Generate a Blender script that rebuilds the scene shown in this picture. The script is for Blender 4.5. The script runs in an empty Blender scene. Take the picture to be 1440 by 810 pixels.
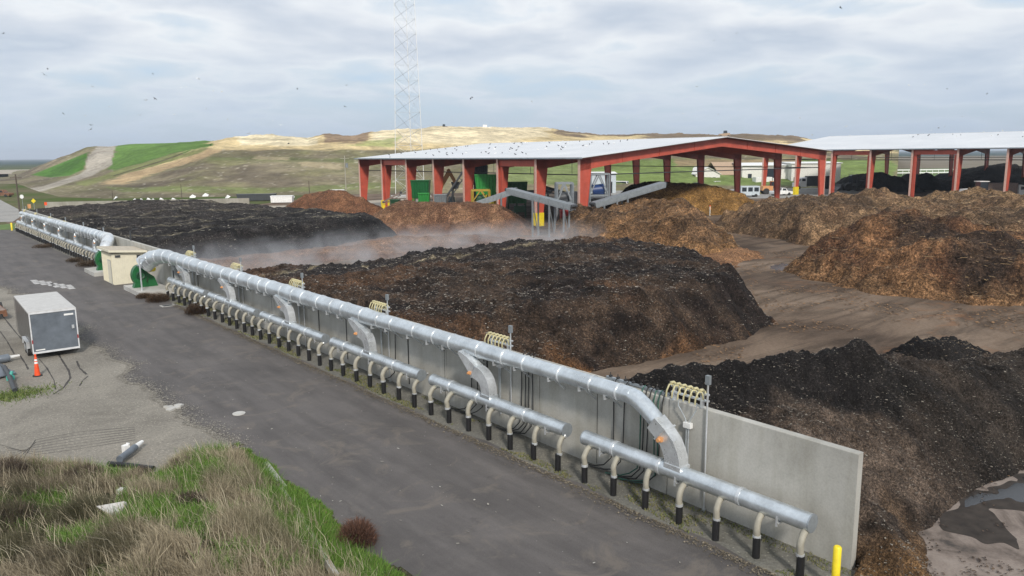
import bpy, math, random
import numpy as np
from math import sin, cos, pi, radians, atan, atan2, hypot, sqrt
from mathutils import Vector, Matrix
random.seed(5); rng = np.random.default_rng(7)
S = bpy.context.scene
C = bpy.context.collection

# ------------------------------------------------------------------ camera
FPX = 1080.0; CAMH = 11.0
PITCH = atan(188.3/FPX); ROLL = radians(.54); YAW = atan2(.643658, .765313)
cp, sp, cr, sr = cos(PITCH), sin(PITCH), cos(ROLL), sin(ROLL)
FW = (sin(YAW), cos(YAW)); RT = (cos(YAW), -sin(YAW))
def ray(x, y):
    u = (x-720)/FPX; v = (405-y)/FPX
    u, v = u*cr+v*sr, -u*sr+v*cr
    a, b, c = u, cp+v*sp, -sp+v*cp
    return a*RT[0]+b*FW[0], a*RT[1]+b*FW[1], c
def at(x, y, z=0.0):
    r = ray(x, y); t = (CAMH-z)/-r[2]
    return Vector((r[0]*t, r[1]*t, z))
def atD(x, y, D):
    """point at forward distance D"""
    r = ray(x, y); t = D/(r[0]*FW[0]+r[1]*FW[1])
    return Vector((r[0]*t, r[1]*t, CAMH+r[2]*t))
def project(X, Y, Z):
    a = X*RT[0]+Y*RT[1]; f = X*FW[0]+Y*FW[1]; z = Z-CAMH
    D = f*cp-z*sp; U = f*sp+z*cp
    D = np.maximum(D, 1e-3) if hasattr(D, '__len__') else D
    a, b = a/D, U/D
    a, b = a*cr-b*sr, a*sr+b*cr
    return 720+FPX*a, 405-FPX*b

cam = bpy.data.cameras.new('camera'); co = bpy.data.objects.new('camera', cam); C.objects.link(co)
cam.sensor_width = 36; cam.lens = 36*FPX/1440; cam.clip_start = .3; cam.clip_end = 30000
co.matrix_world = Matrix.Translation((0, 0, CAMH)) @ Matrix.Rotation(-YAW, 4, 'Z') @ Matrix.Rotation(pi/2-PITCH, 4, 'X') @ Matrix.Rotation(-ROLL, 4, 'Z')
S.camera = co
S.view_settings.view_transform = 'Standard'; S.view_settings.look = 'None'
S.view_settings.exposure = 0.48; S.view_settings.gamma = 1.0
S.render.resolution_x = 1024; S.render.resolution_y = 576

# ------------------------------------------------------------------ light
SUN = Vector((-.46, -.89, 0)).normalized(); EL = radians(36)
L = bpy.data.lights.new('sun', 'SUN'); L.energy = 2.2; L.angle = radians(7.0); L.color = (1, .94, .86)
lo = bpy.data.objects.new('sun', L); C.objects.link(lo)
sd = Vector((SUN.x*cos(EL), SUN.y*cos(EL), sin(EL)))
lo.rotation_euler = sd.to_track_quat('Z', 'Y').to_euler(); lo.location = (0, 0, 60)

# ------------------------------------------------------------------ node helpers
def nmat(name):
    m = bpy.data.materials.new(name); m.use_nodes = True
    nt = m.node_tree; b = nt.nodes['Principled BSDF']
    return m, nt, b
def N(nt, t, **kw):
    n = nt.nodes.new(t)
    for k, v in kw.items():
        if k in n.inputs: n.inputs[k].default_value = v
        else: setattr(n, k, v)
    return n
def ramp(nt, src, stops):
    r = nt.nodes.new('ShaderNodeValToRGB'); e = r.color_ramp.elements
    while len(e) > 1: e.remove(e[-1])
    e[0].position = stops[0][0]; e[0].color = (*stops[0][1], 1)
    for p, c in stops[1:]:
        q = e.new(p); q.color = (*c, 1)
    nt.links.new(src, r.inputs['Fac']); return r
def g(v): return (v, v, v)
def coord(nt, scale=(1, 1, 1), kind='Object'):
    t = nt.nodes.new('ShaderNodeTexCoord'); mp = nt.nodes.new('ShaderNodeMapping')
    mp.inputs['Scale'].default_value = scale
    nt.links.new(t.outputs[kind], mp.inputs['Vector']); return mp.outputs['Vector']
def noise(nt, vec, scale, detail=5, rough=.6, dist=0.0):
    n = N(nt, 'ShaderNodeTexNoise', Scale=scale, Detail=detail, Roughness=rough, Distortion=dist)
    nt.links.new(vec, n.inputs['Vector']); return n.outputs['Fac']
def mixc(nt, a, b, fac, mode='MIX'):
    m = nt.nodes.new('ShaderNodeMix'); m.data_type = 'RGBA'; m.blend_type = mode
    for s, v in ((m.inputs[6], a), (m.inputs[7], b), (m.inputs[0], fac)):
        if isinstance(v, (int, float)): s.default_value = v
        elif isinstance(v, tuple): s.default_value = (*v, 1)
        else: nt.links.new(v, s)
    return m.outputs[2]
def bump(nt, h, b, strength=.5, dist=.02):
    n = N(nt, 'ShaderNodeBump', Strength=strength, Distance=dist)
    nt.links.new(h, n.inputs['Height']); nt.links.new(n.outputs[0], b.inputs['Normal'])
def attr(nt, name='Col'):
    a = nt.nodes.new('ShaderNodeAttribute'); a.attribute_name = name; return a.outputs['Color']

def simple(name, col, rough=.6, metal=0.0, var=.15, scale=3.0, bumps=0.0, spec=.5, emis=None):
    m, nt, b = nmat(name); v = coord(nt)
    f = noise(nt, v, scale)
    r = ramp(nt, f, [(.3, tuple(c*(1-var) for c in col)), (.7, tuple(min(1, c*(1+var)) for c in col))])
    nt.links.new(r.outputs[0], b.inputs['Base Color'])
    b.inputs['Roughness'].default_value = rough; b.inputs['Metallic'].default_value = metal
    b.inputs['Specular IOR Level'].default_value = spec
    if bumps: bump(nt, f, b, bumps, .02)
    return m

M = {}
def galv(name, base, rough, metal=.8):
    m, nt, b = nmat(name); v = coord(nt)
    f = noise(nt, v, 1.3, 4); f2 = noise(nt, v, 9, 3)
    c1 = ramp(nt, f, [(.38, tuple(c*.80 for c in base)), (.6, base)])
    c2 = ramp(nt, f2, [(.38, g(.9)), (.6, g(1.0))])
    nt.links.new(mixc(nt, c1.outputs[0], c2.outputs[0], 1.0, 'MULTIPLY'), b.inputs['Base Color'])
    rr = ramp(nt, f, [(.3, g(rough-.08)), (.7, g(rough+.1))])
    nt.links.new(rr.outputs[0], b.inputs['Roughness']); b.inputs['Metallic'].default_value = metal
    # the spiral lock seam of rolled duct
    sc = nt.nodes.new('ShaderNodeTexCoord'); sx = nt.nodes.new('ShaderNodeSeparateXYZ')
    nt.links.new(sc.outputs['Object'], sx.inputs[0])
    w = N(nt, 'ShaderNodeMath', operation='MULTIPLY'); w.inputs[1].default_value = 20.0
    nt.links.new(sx.outputs[1], w.inputs[0])
    s = N(nt, 'ShaderNodeMath', operation='SINE'); nt.links.new(w.outputs[0], s.inputs[0])
    pw = N(nt, 'ShaderNodeMath', operation='GREATER_THAN'); pw.inputs[1].default_value = .9; nt.links.new(s.outputs[0], pw.inputs[0])
    bump(nt, pw.outputs[0], b, .12, .01)
    return m
M['galv'] = galv('galvanized', (.72, .77, .80), .34, .72)
M['galv_b'] = galv('galvanized_bright', (.80, .83, .85), .32, .6)
M['galv_d'] = galv('galvanized_dull', (.42, .46, .49), .45, .6)
M['white'] = simple('white_paint', (.78, .78, .76), .5)
M['cream'] = simple('cream_siding', (.70, .66, .52), .6, var=.06)
M['cream_roof'] = simple('tan_roof', (.46, .40, .31), .7)
M['black'] = simple('black_plastic', (.014, .014, .015), .42)
M['rubber'] = simple('rubber', (.03, .03, .03), .8)
M['hose'] = simple('grey_hose', (.34, .32, .26), .6, var=.12, scale=6)
M['yellow'] = simple('safety_yellow', (.80, .62, .02), .45)
M['yhose'] = simple('yellow_tube', (.52, .47, .27), .5)
M['orange'] = simple('orange_plastic', (.62, .30, .12), .5)
M['orange2'] = simple('cone_orange', (.85, .09, .02), .5)
M['green'] = simple('machine_green', (.010, .115, .032), .4)
M['green_l'] = simple('machine_bright_green', (.03, .26, .05), .45)
M['green_d'] = simple('machine_dark_green', (.012, .07, .03), .5)
M['dkgrey'] = simple('dark_steel', (.06, .065, .07), .5, .3)
M['grey'] = simple('grey_steel', (.24, .265, .28), .5, .3)
M['red'] = simple('red_oxide', (.46, .085, .052), .5, var=.18, scale=.7)
M['red_l'] = simple('sunlit_flange', (.62, .40, .33), .55)  # sun glare on the outer column flanges, put into a paler red
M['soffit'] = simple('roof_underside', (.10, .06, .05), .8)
M['rust'] = simple('rust', (.19, .09, .05), .9, var=.35, scale=5)
M['wood'] = simple('weathered_deck', (.24, .18, .15), .85, var=.3, scale=5)
M['slate'] = simple('slate_panel', (.125, .145, .17), .42, .0, var=.22, scale=2)
M['trside'] = simple('trailer_side_panel', (.12, .115, .11), .38, .2, var=.12)
M['trroof'] = simple('trailer_roof', (.50, .49, .47), .6, .0, var=.1)
M['trim'] = simple('trim_paint', (.62, .63, .64), .45)
M['dyellow'] = simple('dirty_yellow', (.36, .25, .03), .6)
M['glass'] = simple('dark_glass', (.03, .04, .05), .1)
M['blue'] = simple('blue_paint', (.02, .05, .16), .4)
M['teal'] = simple('teal_paint', (.06, .36, .30), .5)
M['tan'] = simple('tan_roof_tile', (.42, .30, .20), .8)
M['pwall'] = simple('pale_wall', (.72, .71, .66), .7)
M['bluewall'] = simple('pale_blue_wall', (.50, .56, .60), .6)
M['wood_pole'] = simple('pole_wood', (.09, .07, .055), .9)
M['skin'] = simple('skin', (.5, .3, .2), .6)
M['cabgrey'] = simple('cabinet_grey', (.40, .42, .42), .5)
M['carred'] = simple('car_red', (.30, .03, .03), .3)
M['carblk'] = simple('car_dark', (.04, .045, .05), .3)
M['carslv'] = simple('car_silver', (.45, .47, .48), .3, .3)
M['oranget'] = simple('excavator_orange', (.38, .17, .05), .6)

def mk_white_roof():
    m, nt, b = nmat('white_metal_roof'); v = coord(nt)
    f = noise(nt, v, .12, 6)
    c = ramp(nt, f, [(.3, (.60, .62, .64)), (.7, (.72, .73, .74))])
    w = N(nt, 'ShaderNodeTexWave', Scale=.33, bands_direction='Y'); nt.links.new(v, w.inputs['Vector'])
    c2 = ramp(nt, w.outputs['Fac'], [(0, g(.80)), (.25, g(1)), (1, g(1))])
    nt.links.new(mixc(nt, c.outputs[0], c2.outputs[0], 1.0, 'MULTIPLY'), b.inputs['Base Color'])
    b.inputs['Roughness'].default_value = .45
    return m
M['roof'] = mk_white_roof()

def mk_concrete(name, lo, hi, streak=True):
    m, nt, b = nmat(name); v = coord(nt)
    f = noise(nt, v, .45, 7, .62, .3)
    c = ramp(nt, f, [(.36, lo), (.5, tuple((a+q)/2 for a, q in zip(lo, hi))), (.62, hi)])
    v2 = coord(nt, (1.2, 1.2, .12)); f2 = noise(nt, v2, 1.6, 5)
    c2 = ramp(nt, f2, [(.36, (.82, .81, .77)), (.54, g(1))])
    o = mixc(nt, c.outputs[0], c2.outputs[0], .7 if streak else .2, 'MULTIPLY')
    f3 = noise(nt, v, 18, 4)
    c3 = ramp(nt, f3, [(.3, g(.84)), (.6, g(1))])
    o = mixc(nt, o, c3.outputs[0], .8, 'MULTIPLY')
    nt.links.new(o, b.inputs['Base Color']); b.inputs['Roughness'].default_value = .85
    bump(nt, f3, b, .25, .01)
    return m
M['conc'] = mk_concrete('cast_concrete', (.36, .352, .32), (.48, .47, .43))
M['conc_l'] = mk_concrete('pad_concrete', (.38, .37, .34), (.52, .51, .48), False)
M['conc_far'] = mk_concrete('old_concrete', (.28, .265, .22), (.38, .36, .31))
M['joint'] = simple('joint_dark', (.05, .048, .045), .9)

def mk_asphalt():
    m, nt, b = nmat('asphalt'); v = coord(nt)
    f = noise(nt, v, .35, 8, .68, .6); f2 = noise(nt, v, 30, 3, .8); f3 = noise(nt, coord(nt, (1.0, .13, 1)), 1.1, 5)
    c = ramp(nt, f, [(.3, (.086, .077, .073)), (.5, (.102, .092, .087)), (.72, (.128, .115, .107))])
    c3 = ramp(nt, f3, [(.36, g(.78)), (.62, g(1.12))])
    o = mixc(nt, c.outputs[0], c3.outputs[0], 1.0, 'MULTIPLY')
    c2 = ramp(nt, f2, [(.3, g(.75)), (.7, g(1.2))])
    o = mixc(nt, o, c2.outputs[0], .8, 'MULTIPLY')
    vo = N(nt, 'ShaderNodeTexVoronoi', Scale=1.3); nt.links.new(v, vo.inputs['Vector'])
    r = ramp(nt, vo.outputs['Distance'], [(0, g(1)), (.022, g(1)), (.03, g(0))])
    o = mixc(nt, o, (.32, .31, .28), r.outputs[0])
    fd = noise(nt, v, .5, 5, .7, 1.0); rd = ramp(nt, fd, [(.54, g(0)), (.66, g(.55))])
    o = mixc(nt, o, (.165, .14, .115), rd.outputs[0])
    fs = noise(nt, v, .8, 4, .6, .8); rs_ = ramp(nt, fs, [(.30, g(.35)), (.36, g(0))]); o = mixc(nt, o, (.045, .04, .038), rs_.outputs[0])
    nt.links.new(o, b.inputs['Base Color']); b.inputs['Roughness'].default_value = .78
    bump(nt, f2, b, .3, .008)
    return m
M['asphalt'] = mk_asphalt()

def mk_gravel(name, lo, mid, hi, sc=1.0):
    m, nt, b = nmat(name); v = coord(nt)
    f = noise(nt, v, .28*sc, 7, .65, .5); f2 = noise(nt, v, 9*sc, 4, .8)
    c = ramp(nt, f, [(.28, lo), (.5, mid), (.72, hi)])
    c2 = ramp(nt, f2, [(.28, g(.55)), (.7, g(1.3))])
    o = mixc(nt, c.outputs[0], c2.outputs[0], .9, 'MULTIPLY')
    vo = N(nt, 'ShaderNodeTexVoronoi', Scale=7.0); nt.links.new(v, vo.inputs['Vector'])
    r = ramp(nt, vo.outputs['Distance'], [(0, g(.8)), (.12, g(.5)), (.2, g(0))])
    o = mixc(nt, o, tuple(min(.6, h*1.9) for h in hi), r.outputs[0])
    nt.links.new(o, b.inputs['Base Color']); b.inputs['Roughness'].default_value = .95
    bump(nt, f2, b, .6, .03)
    return m
M['gravel'] = mk_gravel('gravel', (.16, .145, .12), (.235, .215, .18), (.29, .265, .22))
M['gravel_s'] = mk_gravel('shoulder_gravel', (.10, .095, .075), (.155, .15, .13), (.20, .185, .15))

def mk_yard():
    m, nt, b = nmat('yard_dirt'); v = coord(nt)
    f = noise(nt, v, .07, 7, .6, .8); f2 = noise(nt, v, 5, 5, .75)
    f3 = noise(nt, coord(nt, (.18, .9, 1)), .7, 6, .6, .6)
    c = ramp(nt, f, [(.38, (.10, .071, .051)), (.5, (.158, .115, .083)), (.62, (.215, .16, .117))])
    c3 = ramp(nt, f3, [(.40, g(.5)), (.56, g(1.1))])
    o = mixc(nt, c.outputs[0], c3.outputs[0], .8, 'MULTIPLY')
    c2 = ramp(nt, f2, [(.3, g(.65)), (.7, g(1.25))])
    o = mixc(nt, o, c2.outputs[0], .8, 'MULTIPLY')
    f4 = noise(nt, v, .16, 6, .7, 1.5); r4 = ramp(nt, f4, [(.58, g(0)), (.70, g(.6))])
    o = mixc(nt, o, (.22, .11, .055), r4.outputs[0])
    nt.links.new(o, b.inputs['Base Color']); b.inputs['Roughness'].default_value = .95; b.inputs['Specular IOR Level'].default_value = .15
    bump(nt, f2, b, .6, .05)
    return m
M['yard'] = mk_yard()

def mk_pile(name, detail=1.0, fleck=(.5, .46, .38), fd=.5, contrast=.6, stringy=0.0):
    m, nt, b = nmat(name); v = coord(nt)
    base = attr(nt)
    f1 = noise(nt, v, .8, 8, .68, .6); f2 = noise(nt, v, 6*detail, 6, .78)
    c1 = ramp(nt, f1, [(.36, g(1-contrast)), (.5, g(.9)), (.64, g(1+contrast))])
    o = mixc(nt, base, c1.outputs[0], 1.0, 'MULTIPLY')
    c2 = ramp(nt, f2, [(.38, g(.22)), (.49, g(.8)), (.56, g(1.35)), (.64, g(2.4))])
    o = mixc(nt, o, c2.outputs[0], .95, 'MULTIPLY')
    f9 = noise(nt, v, 17*detail, 3, .8); c9 = ramp(nt, f9, [(.38, g(.45)), (.5, g(.95)), (.64, g(1.9))]); o = mixc(nt, o, c9.outputs[0], .85, 'MULTIPLY')
    if stringy:
        f5 = noise(nt, v, 3.0, 3, .5, 6.0)
        c5 = ramp(nt, f5, [(.42, g(.55)), (.5, g(1.25)), (.56, g(.8))])
        o = mixc(nt, o, c5.outputs[0], stringy, 'MULTIPLY')
    vo = N(nt, 'ShaderNodeTexVoronoi', Scale=4.5*detail, Randomness=1.0); nt.links.new(v, vo.inputs['Vector'])
    thr = .11*fd+.03
    r = ramp(nt, vo.outputs['Distance'], [(0, g(1)), (thr, g(.8)), (thr+.05, g(0))])
    fm = noise(nt, v, .35, 4); rm = ramp(nt, fm, [(.4, g(0)), (.62, g(1))])
    k = N(nt, 'ShaderNodeMath', operation='MULTIPLY'); nt.links.new(r.outputs[0], k.inputs[0]); nt.links.new(rm.outputs[0], k.inputs[1])
    o = mixc(nt, o, fleck, k.outputs[0])
    nt.links.new(o, b.inputs['Base Color']); b.inputs['Roughness'].default_value = .95
    b.inputs['Specular IOR Level'].default_value = .2
    bump(nt, f2, b, 1.0, .12/detail)
    return m
M['pile'] = mk_pile('compost', 1.4)
M['pile_d'] = mk_pile('fine_compost', 2.2, contrast=.5, fd=.2, fleck=(.26, .23, .19))
M['pile_far'] = mk_pile('far_compost', .7)
M['brush'] = mk_pile('shredded_brush', .8, fleck=(.42, .3, .16), stringy=.22, contrast=.5)
M['chips'] = mk_pile('wood_chips', 1.0, fleck=(.45, .28, .14), contrast=.35)
def mk_chipmat():
    m, nt, b = nmat('wood_splinters'); nt.links.new(attr(nt), b.inputs['Base Color']); b.inputs['Roughness'].default_value = .9
    return m
M['splinter'] = mk_chipmat()
def mk_grassmat():
    m, nt, b = nmat('grass_blades'); nt.links.new(attr(nt), b.inputs['Base Color']); b.inputs['Roughness'].default_value = .8
    b.inputs['Specular IOR Level'].default_value = .25
    return m
M['grass'] = mk_grassmat()
def mk_hill():
    m, nt, b = nmat('landfill_soil'); v = coord(nt); base = attr(nt)
    f = noise(nt, v, .03, 8, .7, .5); f2 = noise(nt, coord(nt, (1, 1, 3)), .25, 7, .75)
    c1 = ramp(nt, f, [(.38, g(.75)), (.62, g(1.22))]); c2 = ramp(nt, f2, [(.40, g(.80)), (.6, g(1.2))])
    o = mixc(nt, base, c1.outputs[0], 1.0, 'MULTIPLY'); o = mixc(nt, o, c2.outputs[0], .9, 'MULTIPLY')
    nt.links.new(o, b.inputs['Base Color']); b.inputs['Roughness'].default_value = .95
    b.inputs['Specular IOR Level'].default_value = .1
    bump(nt, f2, b, .6, .8)
    return m
M['hill'] = mk_hill()

def mk_ground():
    m, nt, b = nmat('plain'); v = coord(nt)
    f = noise(nt, coord(nt, (1, .5, 1)), .006, 7, .65, .5)
    c = ramp(nt, f, [(.3, (.10, .10, .055)), (.45, (.07, .11, .03)), (.55, (.16, .14, .09)), (.7, (.13, .11, .08))])
    f2 = noise(nt, v, .4, 5, .7); c2 = ramp(nt, f2, [(.3, g(.7)), (.7, g(1.2))])
    o = mixc(nt, c.outputs[0], c2.outputs[0], .8, 'MULTIPLY')
    # distance from the yard: dark woods far off, haze blue mixed into their colour
    t = nt.nodes.new('ShaderNodeTexCoord'); ln = N(nt, 'ShaderNodeVectorMath', operation='LENGTH'); nt.links.new(t.outputs['Object'], ln.inputs[0])
    r = ramp(nt, N(nt, 'ShaderNodeMapRange').outputs[0], [(0, g(0)), (1, g(1))])
    mr = [n for n in nt.nodes if n.type == 'MAP_RANGE'][0]
    mr.inputs['From Min'].default_value = 900; mr.inputs['From Max'].default_value = 2200
    nt.links.new(ln.outputs['Value'], mr.inputs['Value'])
    o = mixc(nt, o, (.045, .075, .075), r.outputs[0])
    nt.links.new(o, b.inputs['Base Color']); b.inputs['Roughness'].default_value = 1.0
    b.inputs['Specular IOR Level'].default_value = 0.0
    return m
M['plain'] = mk_ground()
M['field_g'] = mk_gravel('green_field', (.06, .11, .02), (.10, .17, .035), (.15, .17, .06), .15)
M['field_b'] = mk_gravel('brown_field', (.13, .10, .06), (.17, .14, .09), (.20, .16, .11), .15)
M['pale_road'] = mk_gravel('pale_road_surface', (.24, .23, .21), (.30, .29, .27), (.36, .34, .31), .4)
M['pale_dirt'] = mk_gravel('pale_dirt', (.30, .26, .20), (.38, .33, .26), (.44, .40, .33), .3)
def mk_slab():
    m, nt, b = nmat('stained_slab'); v = coord(nt)
    f = noise(nt, v, .55, 7, .65, .8); f2 = noise(nt, v, 14, 4, .7)
    c = ramp(nt, f, [(.34, (.05, .04, .032)), (.42, (.13, .10, .08)), (.52, (.215, .172, .142)), (.66, (.27, .225, .19))])
    c2 = ramp(nt, f2, [(.3, g(.8)), (.7, g(1.12))])
    nt.links.new(mixc(nt, c.outputs[0], c2.outputs[0], .8, 'MULTIPLY'), b.inputs['Base Color']); b.inputs['Roughness'].default_value = .7
    return m
M['slab'] = mk_slab()
def mk_water():
    m, nt, b = nmat('puddle'); b.inputs['Base Color'].default_value = (.028, .024, .02, 1); b.inputs['Roughness'].default_value = .16
    f = noise(nt, coord(nt), 5, 3); bump(nt, f, b, .04, .01); return m
M['water'] = mk_water()

# ------------------------------------------------------------------ mesh helpers
class MB:
    def __init__(s): s.v = []; s.f = []; s.m = []; s.sm = []
    def add(s, vs, fs, mi=0, sm=False):
        o = len(s.v); s.v += [tuple(v) for v in vs]
        for f in fs: s.f.append([o+i for i in f]); s.m.append(mi); s.sm.append(sm)
        return s
    def box(s, c, d, rz=0.0, mi=0, rx=0.0, ry=0.0):
        R = Matrix.Rotation(rz, 3, 'Z') @ Matrix.Rotation(ry, 3, 'Y') @ Matrix.Rotation(rx, 3, 'X'); c = Vector(c)
        vs = [c+R @ Vector((x*d[0]/2, y*d[1]/2, z*d[2]/2)) for z in (-1, 1) for x, y in ((-1, -1), (1, -1), (1, 1), (-1, 1))]
        return s.add(vs, [(3, 2, 1, 0), (4, 5, 6, 7), (0, 1, 5, 4), (1, 2, 6, 5), (2, 3, 7, 6), (3, 0, 4, 7)], mi)
    def b2(s, lo, hi, mi=0):
        return s.box([(a+b)/2 for a, b in zip(lo, hi)], [abs(b-a) for a, b in zip(lo, hi)], mi=mi)
    def beam(s, p, q, w, h=None, mi=0, up=(0, 0, 1)):
        p, q = Vector(p), Vector(q); h = h or w; t = (q-p).normalized(); u = Vector(up)
        if abs(t.dot(u)) > .97: u = Vector((0, 1, 0))
        a = t.cross(u).normalized()*w/2; b = a.cross(t).normalized()*h/2
        vs = [p-a-b, p+a-b, p+a+b, p-a+b, q-a-b, q+a-b, q+a+b, q-a+b]
        return s.add(vs, [(3, 2, 1, 0), (4, 5, 6, 7), (0, 1, 5, 4), (1, 2, 6, 5), (2, 3, 7, 6), (3, 0, 4, 7)], mi)
    def tube(s, pts, rs, seg=12, caps=True, mi=0, sm=True):
        pts = [Vector(p) for p in pts]; n = len(pts)
        if not hasattr(rs, '__len__'): rs = [rs]*n
        vs = []; prev = None
        for i, p in enumerate(pts):
            t = (pts[min(i+1, n-1)]-pts[max(i-1, 0)]).normalized()
            if prev is None:
                u = Vector((0, 0, 1)) if abs(t.z) < .9 else Vector((1, 0, 0)); a = t.cross(u).normalized()
            else: a = (prev-t*prev.dot(t)).normalized()
            prev = a; b = t.cross(a)
            for k in range(seg):
                w = 2*pi*k/seg; vs.append(p+(a*cos(w)+b*sin(w))*rs[i])
        fs = [(i*seg+k, i*seg+(k+1) % seg, (i+1)*seg+(k+1) % seg, (i+1)*seg+k) for i in range(n-1) for k in range(seg)]
        s.add(vs, fs, mi, sm)
        if caps:
            s.add(vs[:seg], [tuple(reversed(range(seg)))], mi); s.add(vs[-seg:], [tuple(range(seg))], mi)
        return s
    def prism(s, poly, z0, z1, mi=0):
        n = len(poly); vs = [(x, y, z0) for x, y in poly]+[(x, y, z1) for x, y in poly]
        return s.add(vs, [tuple(reversed(range(n))), tuple(range(n, 2*n))]+[(i, (i+1) % n, n+(i+1) % n, n+i) for i in range(n)], mi)
    def extr(s, poly, d, mi=0):
        """closed 3d polygon extruded by vector d"""
        n = len(poly); d = Vector(d); vs = [Vector(p) for p in poly]; vs = vs+[p+d for p in vs]
        return s.add(vs, [tuple(reversed(range(n))), tuple(range(n, 2*n))]+[(i, (i+1) % n, n+(i+1) % n, n+i) for i in range(n)], mi)
    def loft(s, secs, mi=0, sm=False, caps=True):
        n = len(secs[0]); vs = [p for q in secs for p in q]
        fs = [(i*n+k, i*n+(k+1) % n, (i+1)*n+(k+1) % n, (i+1)*n+k) for i in range(len(secs)-1) for k in range(n)]
        s.add(vs, fs, mi, sm)
        if caps: s.add(secs[0], [tuple(reversed(range(n)))], mi); s.add(secs[-1], [tuple(range(n))], mi)
        return s
    def build(s, name, mat, parent=None, local=False):
        me = bpy.data.meshes.new(name)
        o_ = Vector((0, 0, 0))
        if parent is not None and not local:
            p = parent
            while p is not None: o_ = o_+p.location; p = p.parent
        me.from_pydata([(v[0]-o_.x, v[1]-o_.y, v[2]-o_.z) for v in s.v], [], s.f)
        for m_ in (mat if isinstance(mat, (list, tuple)) else [mat]): me.materials.append(m_)
        me.polygons.foreach_set('material_index', s.m); me.polygons.foreach_set('use_smooth', s.sm)
        import bmesh as _b
        bm = _b.new(); bm.from_mesh(me); _b.ops.recalc_face_normals(bm, faces=bm.faces); bm.to_mesh(me); bm.free()
        ob = bpy.data.objects.new(name, me); C.objects.link(ob)
        if parent is not None: ob.parent = parent
        return ob
def tag(o, label=None, cat=None, group=None, kind=None):
    if label: o['label'] = label
    if cat: o['category'] = cat
    if group: o['group'] = group
    if kind: o['kind'] = kind
    return o
def thing(name, label, cat, loc=(0, 0, 0), rz=0.0, group=None):
    o = bpy.data.objects.new(name, None); C.objects.link(o); o.location = loc; o.rotation_euler = (0, 0, rz); o.empty_display_size = .3
    return tag(o, label, cat, group)
def struct(name, mb, mat): return tag(mb.build(name, mat), kind='structure')
def kids(o): return [c for c in ALLCH.get(o.name, [])]
def dup(root, loc, rz=None, label=None, group=None):
    r = root.copy(); C.objects.link(r); r.location = loc
    if rz is not None: r.rotation_euler = (0, 0, rz)
    if label: r['label'] = label
    if group: r['group'] = group
    for ch in [c for c in C.objects if c.parent == root]:
        c = ch.copy(); C.objects.link(c); c.parent = r
        for gch in [q for q in C.objects if q.parent == ch]:
            d = gch.copy(); C.objects.link(d); d.parent = c
    return r

# ------------------------------------------------------------------ numpy noise and height fields
PERM = rng.random((256, 256))
def vnoise(x, y):
    xi = np.floor(x).astype(int); yi = np.floor(y).astype(int); fx = x-xi; fy = y-yi
    fx = fx*fx*(3-2*fx); fy = fy*fy*(3-2*fy)
    a = PERM[xi & 255, yi & 255]; b = PERM[(xi+1) & 255, yi & 255]; c = PERM[xi & 255, (yi+1) & 255]; d = PERM[(xi+1) & 255, (yi+1) & 255]
    return (a*(1-fx)+b*fx)*(1-fy)+(c*(1-fx)+d*fx)*fy-.5
def fbm(x, y, s, o=5, r=.55):
    t = 0; a = 1.0; f = 1.0/s
    for i in range(o):
        t = t+a*vnoise(x*f+17.3*i, y*f+9.1*i); a *= r; f *= 2.03
    return t
def sdist(X, Y, poly):
    """signed distance, positive inside"""
    d = np.full(X.shape, 1e9); ins = np.zeros(X.shape, bool); n = len(poly)
    for i in range(n):
        x0, y0 = poly[i]; x1, y1 = poly[(i+1) % n]; ex, ey = x1-x0, y1-y0
        t = np.clip(((X-x0)*ex+(Y-y0)*ey)/(ex*ex+ey*ey+1e-9), 0, 1)
        d = np.minimum(d, np.hypot(X-x0-t*ex, Y-y0-t*ey))
        c = ((y0 > Y) != (y1 > Y)) & (X < (x1-x0)*(Y-y0)/((y1-y0) if abs(y1-y0) > 1e-9 else 1e-9)+x0)
        ins ^= c
    return np.where(ins, d, -d)
def inpoly(X, Y, poly): return sdist(X, Y, poly) > 0
def meshgrid_obj(name, X, Y, Z, keep, mat, col=None, extra=None):
    ny, nx = X.shape
    idx = np.arange(nx*ny).reshape(ny, nx)
    q = np.stack([idx[:-1, :-1], idx[:-1, 1:], idx[1:, 1:], idx[1:, :-1]], -1).reshape(-1, 4)
    k = keep.ravel(); q = q[k[q].any(1)]
    V = np.stack([X, Y, Z], -1).reshape(-1, 3)
    used = np.unique(q); mp = -np.ones(len(V), int); mp[used] = np.arange(len(used)); V = V[used]; q = mp[q]
    cc = col.reshape(-1, 3)[used] if col is not None else np.ones((len(V), 3))*.5
    nmain = len(q)
    if extra is not None:
        ev, ef, ec = extra; q = np.concatenate([q, ef+len(V)]); V = np.concatenate([V, ev]); cc = np.concatenate([cc, ec])
    me = bpy.data.meshes.new(name); me.vertices.add(len(V)); me.vertices.foreach_set('co', V.ravel())
    me.loops.add(len(q)*4); me.loops.foreach_set('vertex_index', q.ravel().astype(np.int32))
    me.polygons.add(len(q)); me.polygons.foreach_set('loop_start', (np.arange(len(q))*4).astype(np.int32))
    me.polygons.foreach_set('loop_total', np.full(len(q), 4, np.int32))
    mi = np.zeros(len(q), np.int32); mi[nmain:] = 1
    for m_ in (mat if isinstance(mat, (list, tuple)) else [mat]): me.materials.append(m_)
    me.polygons.foreach_set('material_index', mi)
    sm = np.ones(len(q), bool); sm[nmain:] = False; me.polygons.foreach_set('use_smooth', sm)
    a = me.color_attributes.new('Col', 'FLOAT_COLOR', 'POINT'); a.data.foreach_set('color', np.concatenate([cc, np.ones((len(cc), 1))], 1).astype(np.float32).ravel())
    me.update(); me.validate(); ob = bpy.data.objects.new(name, me); C.objects.link(ob); return ob
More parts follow.
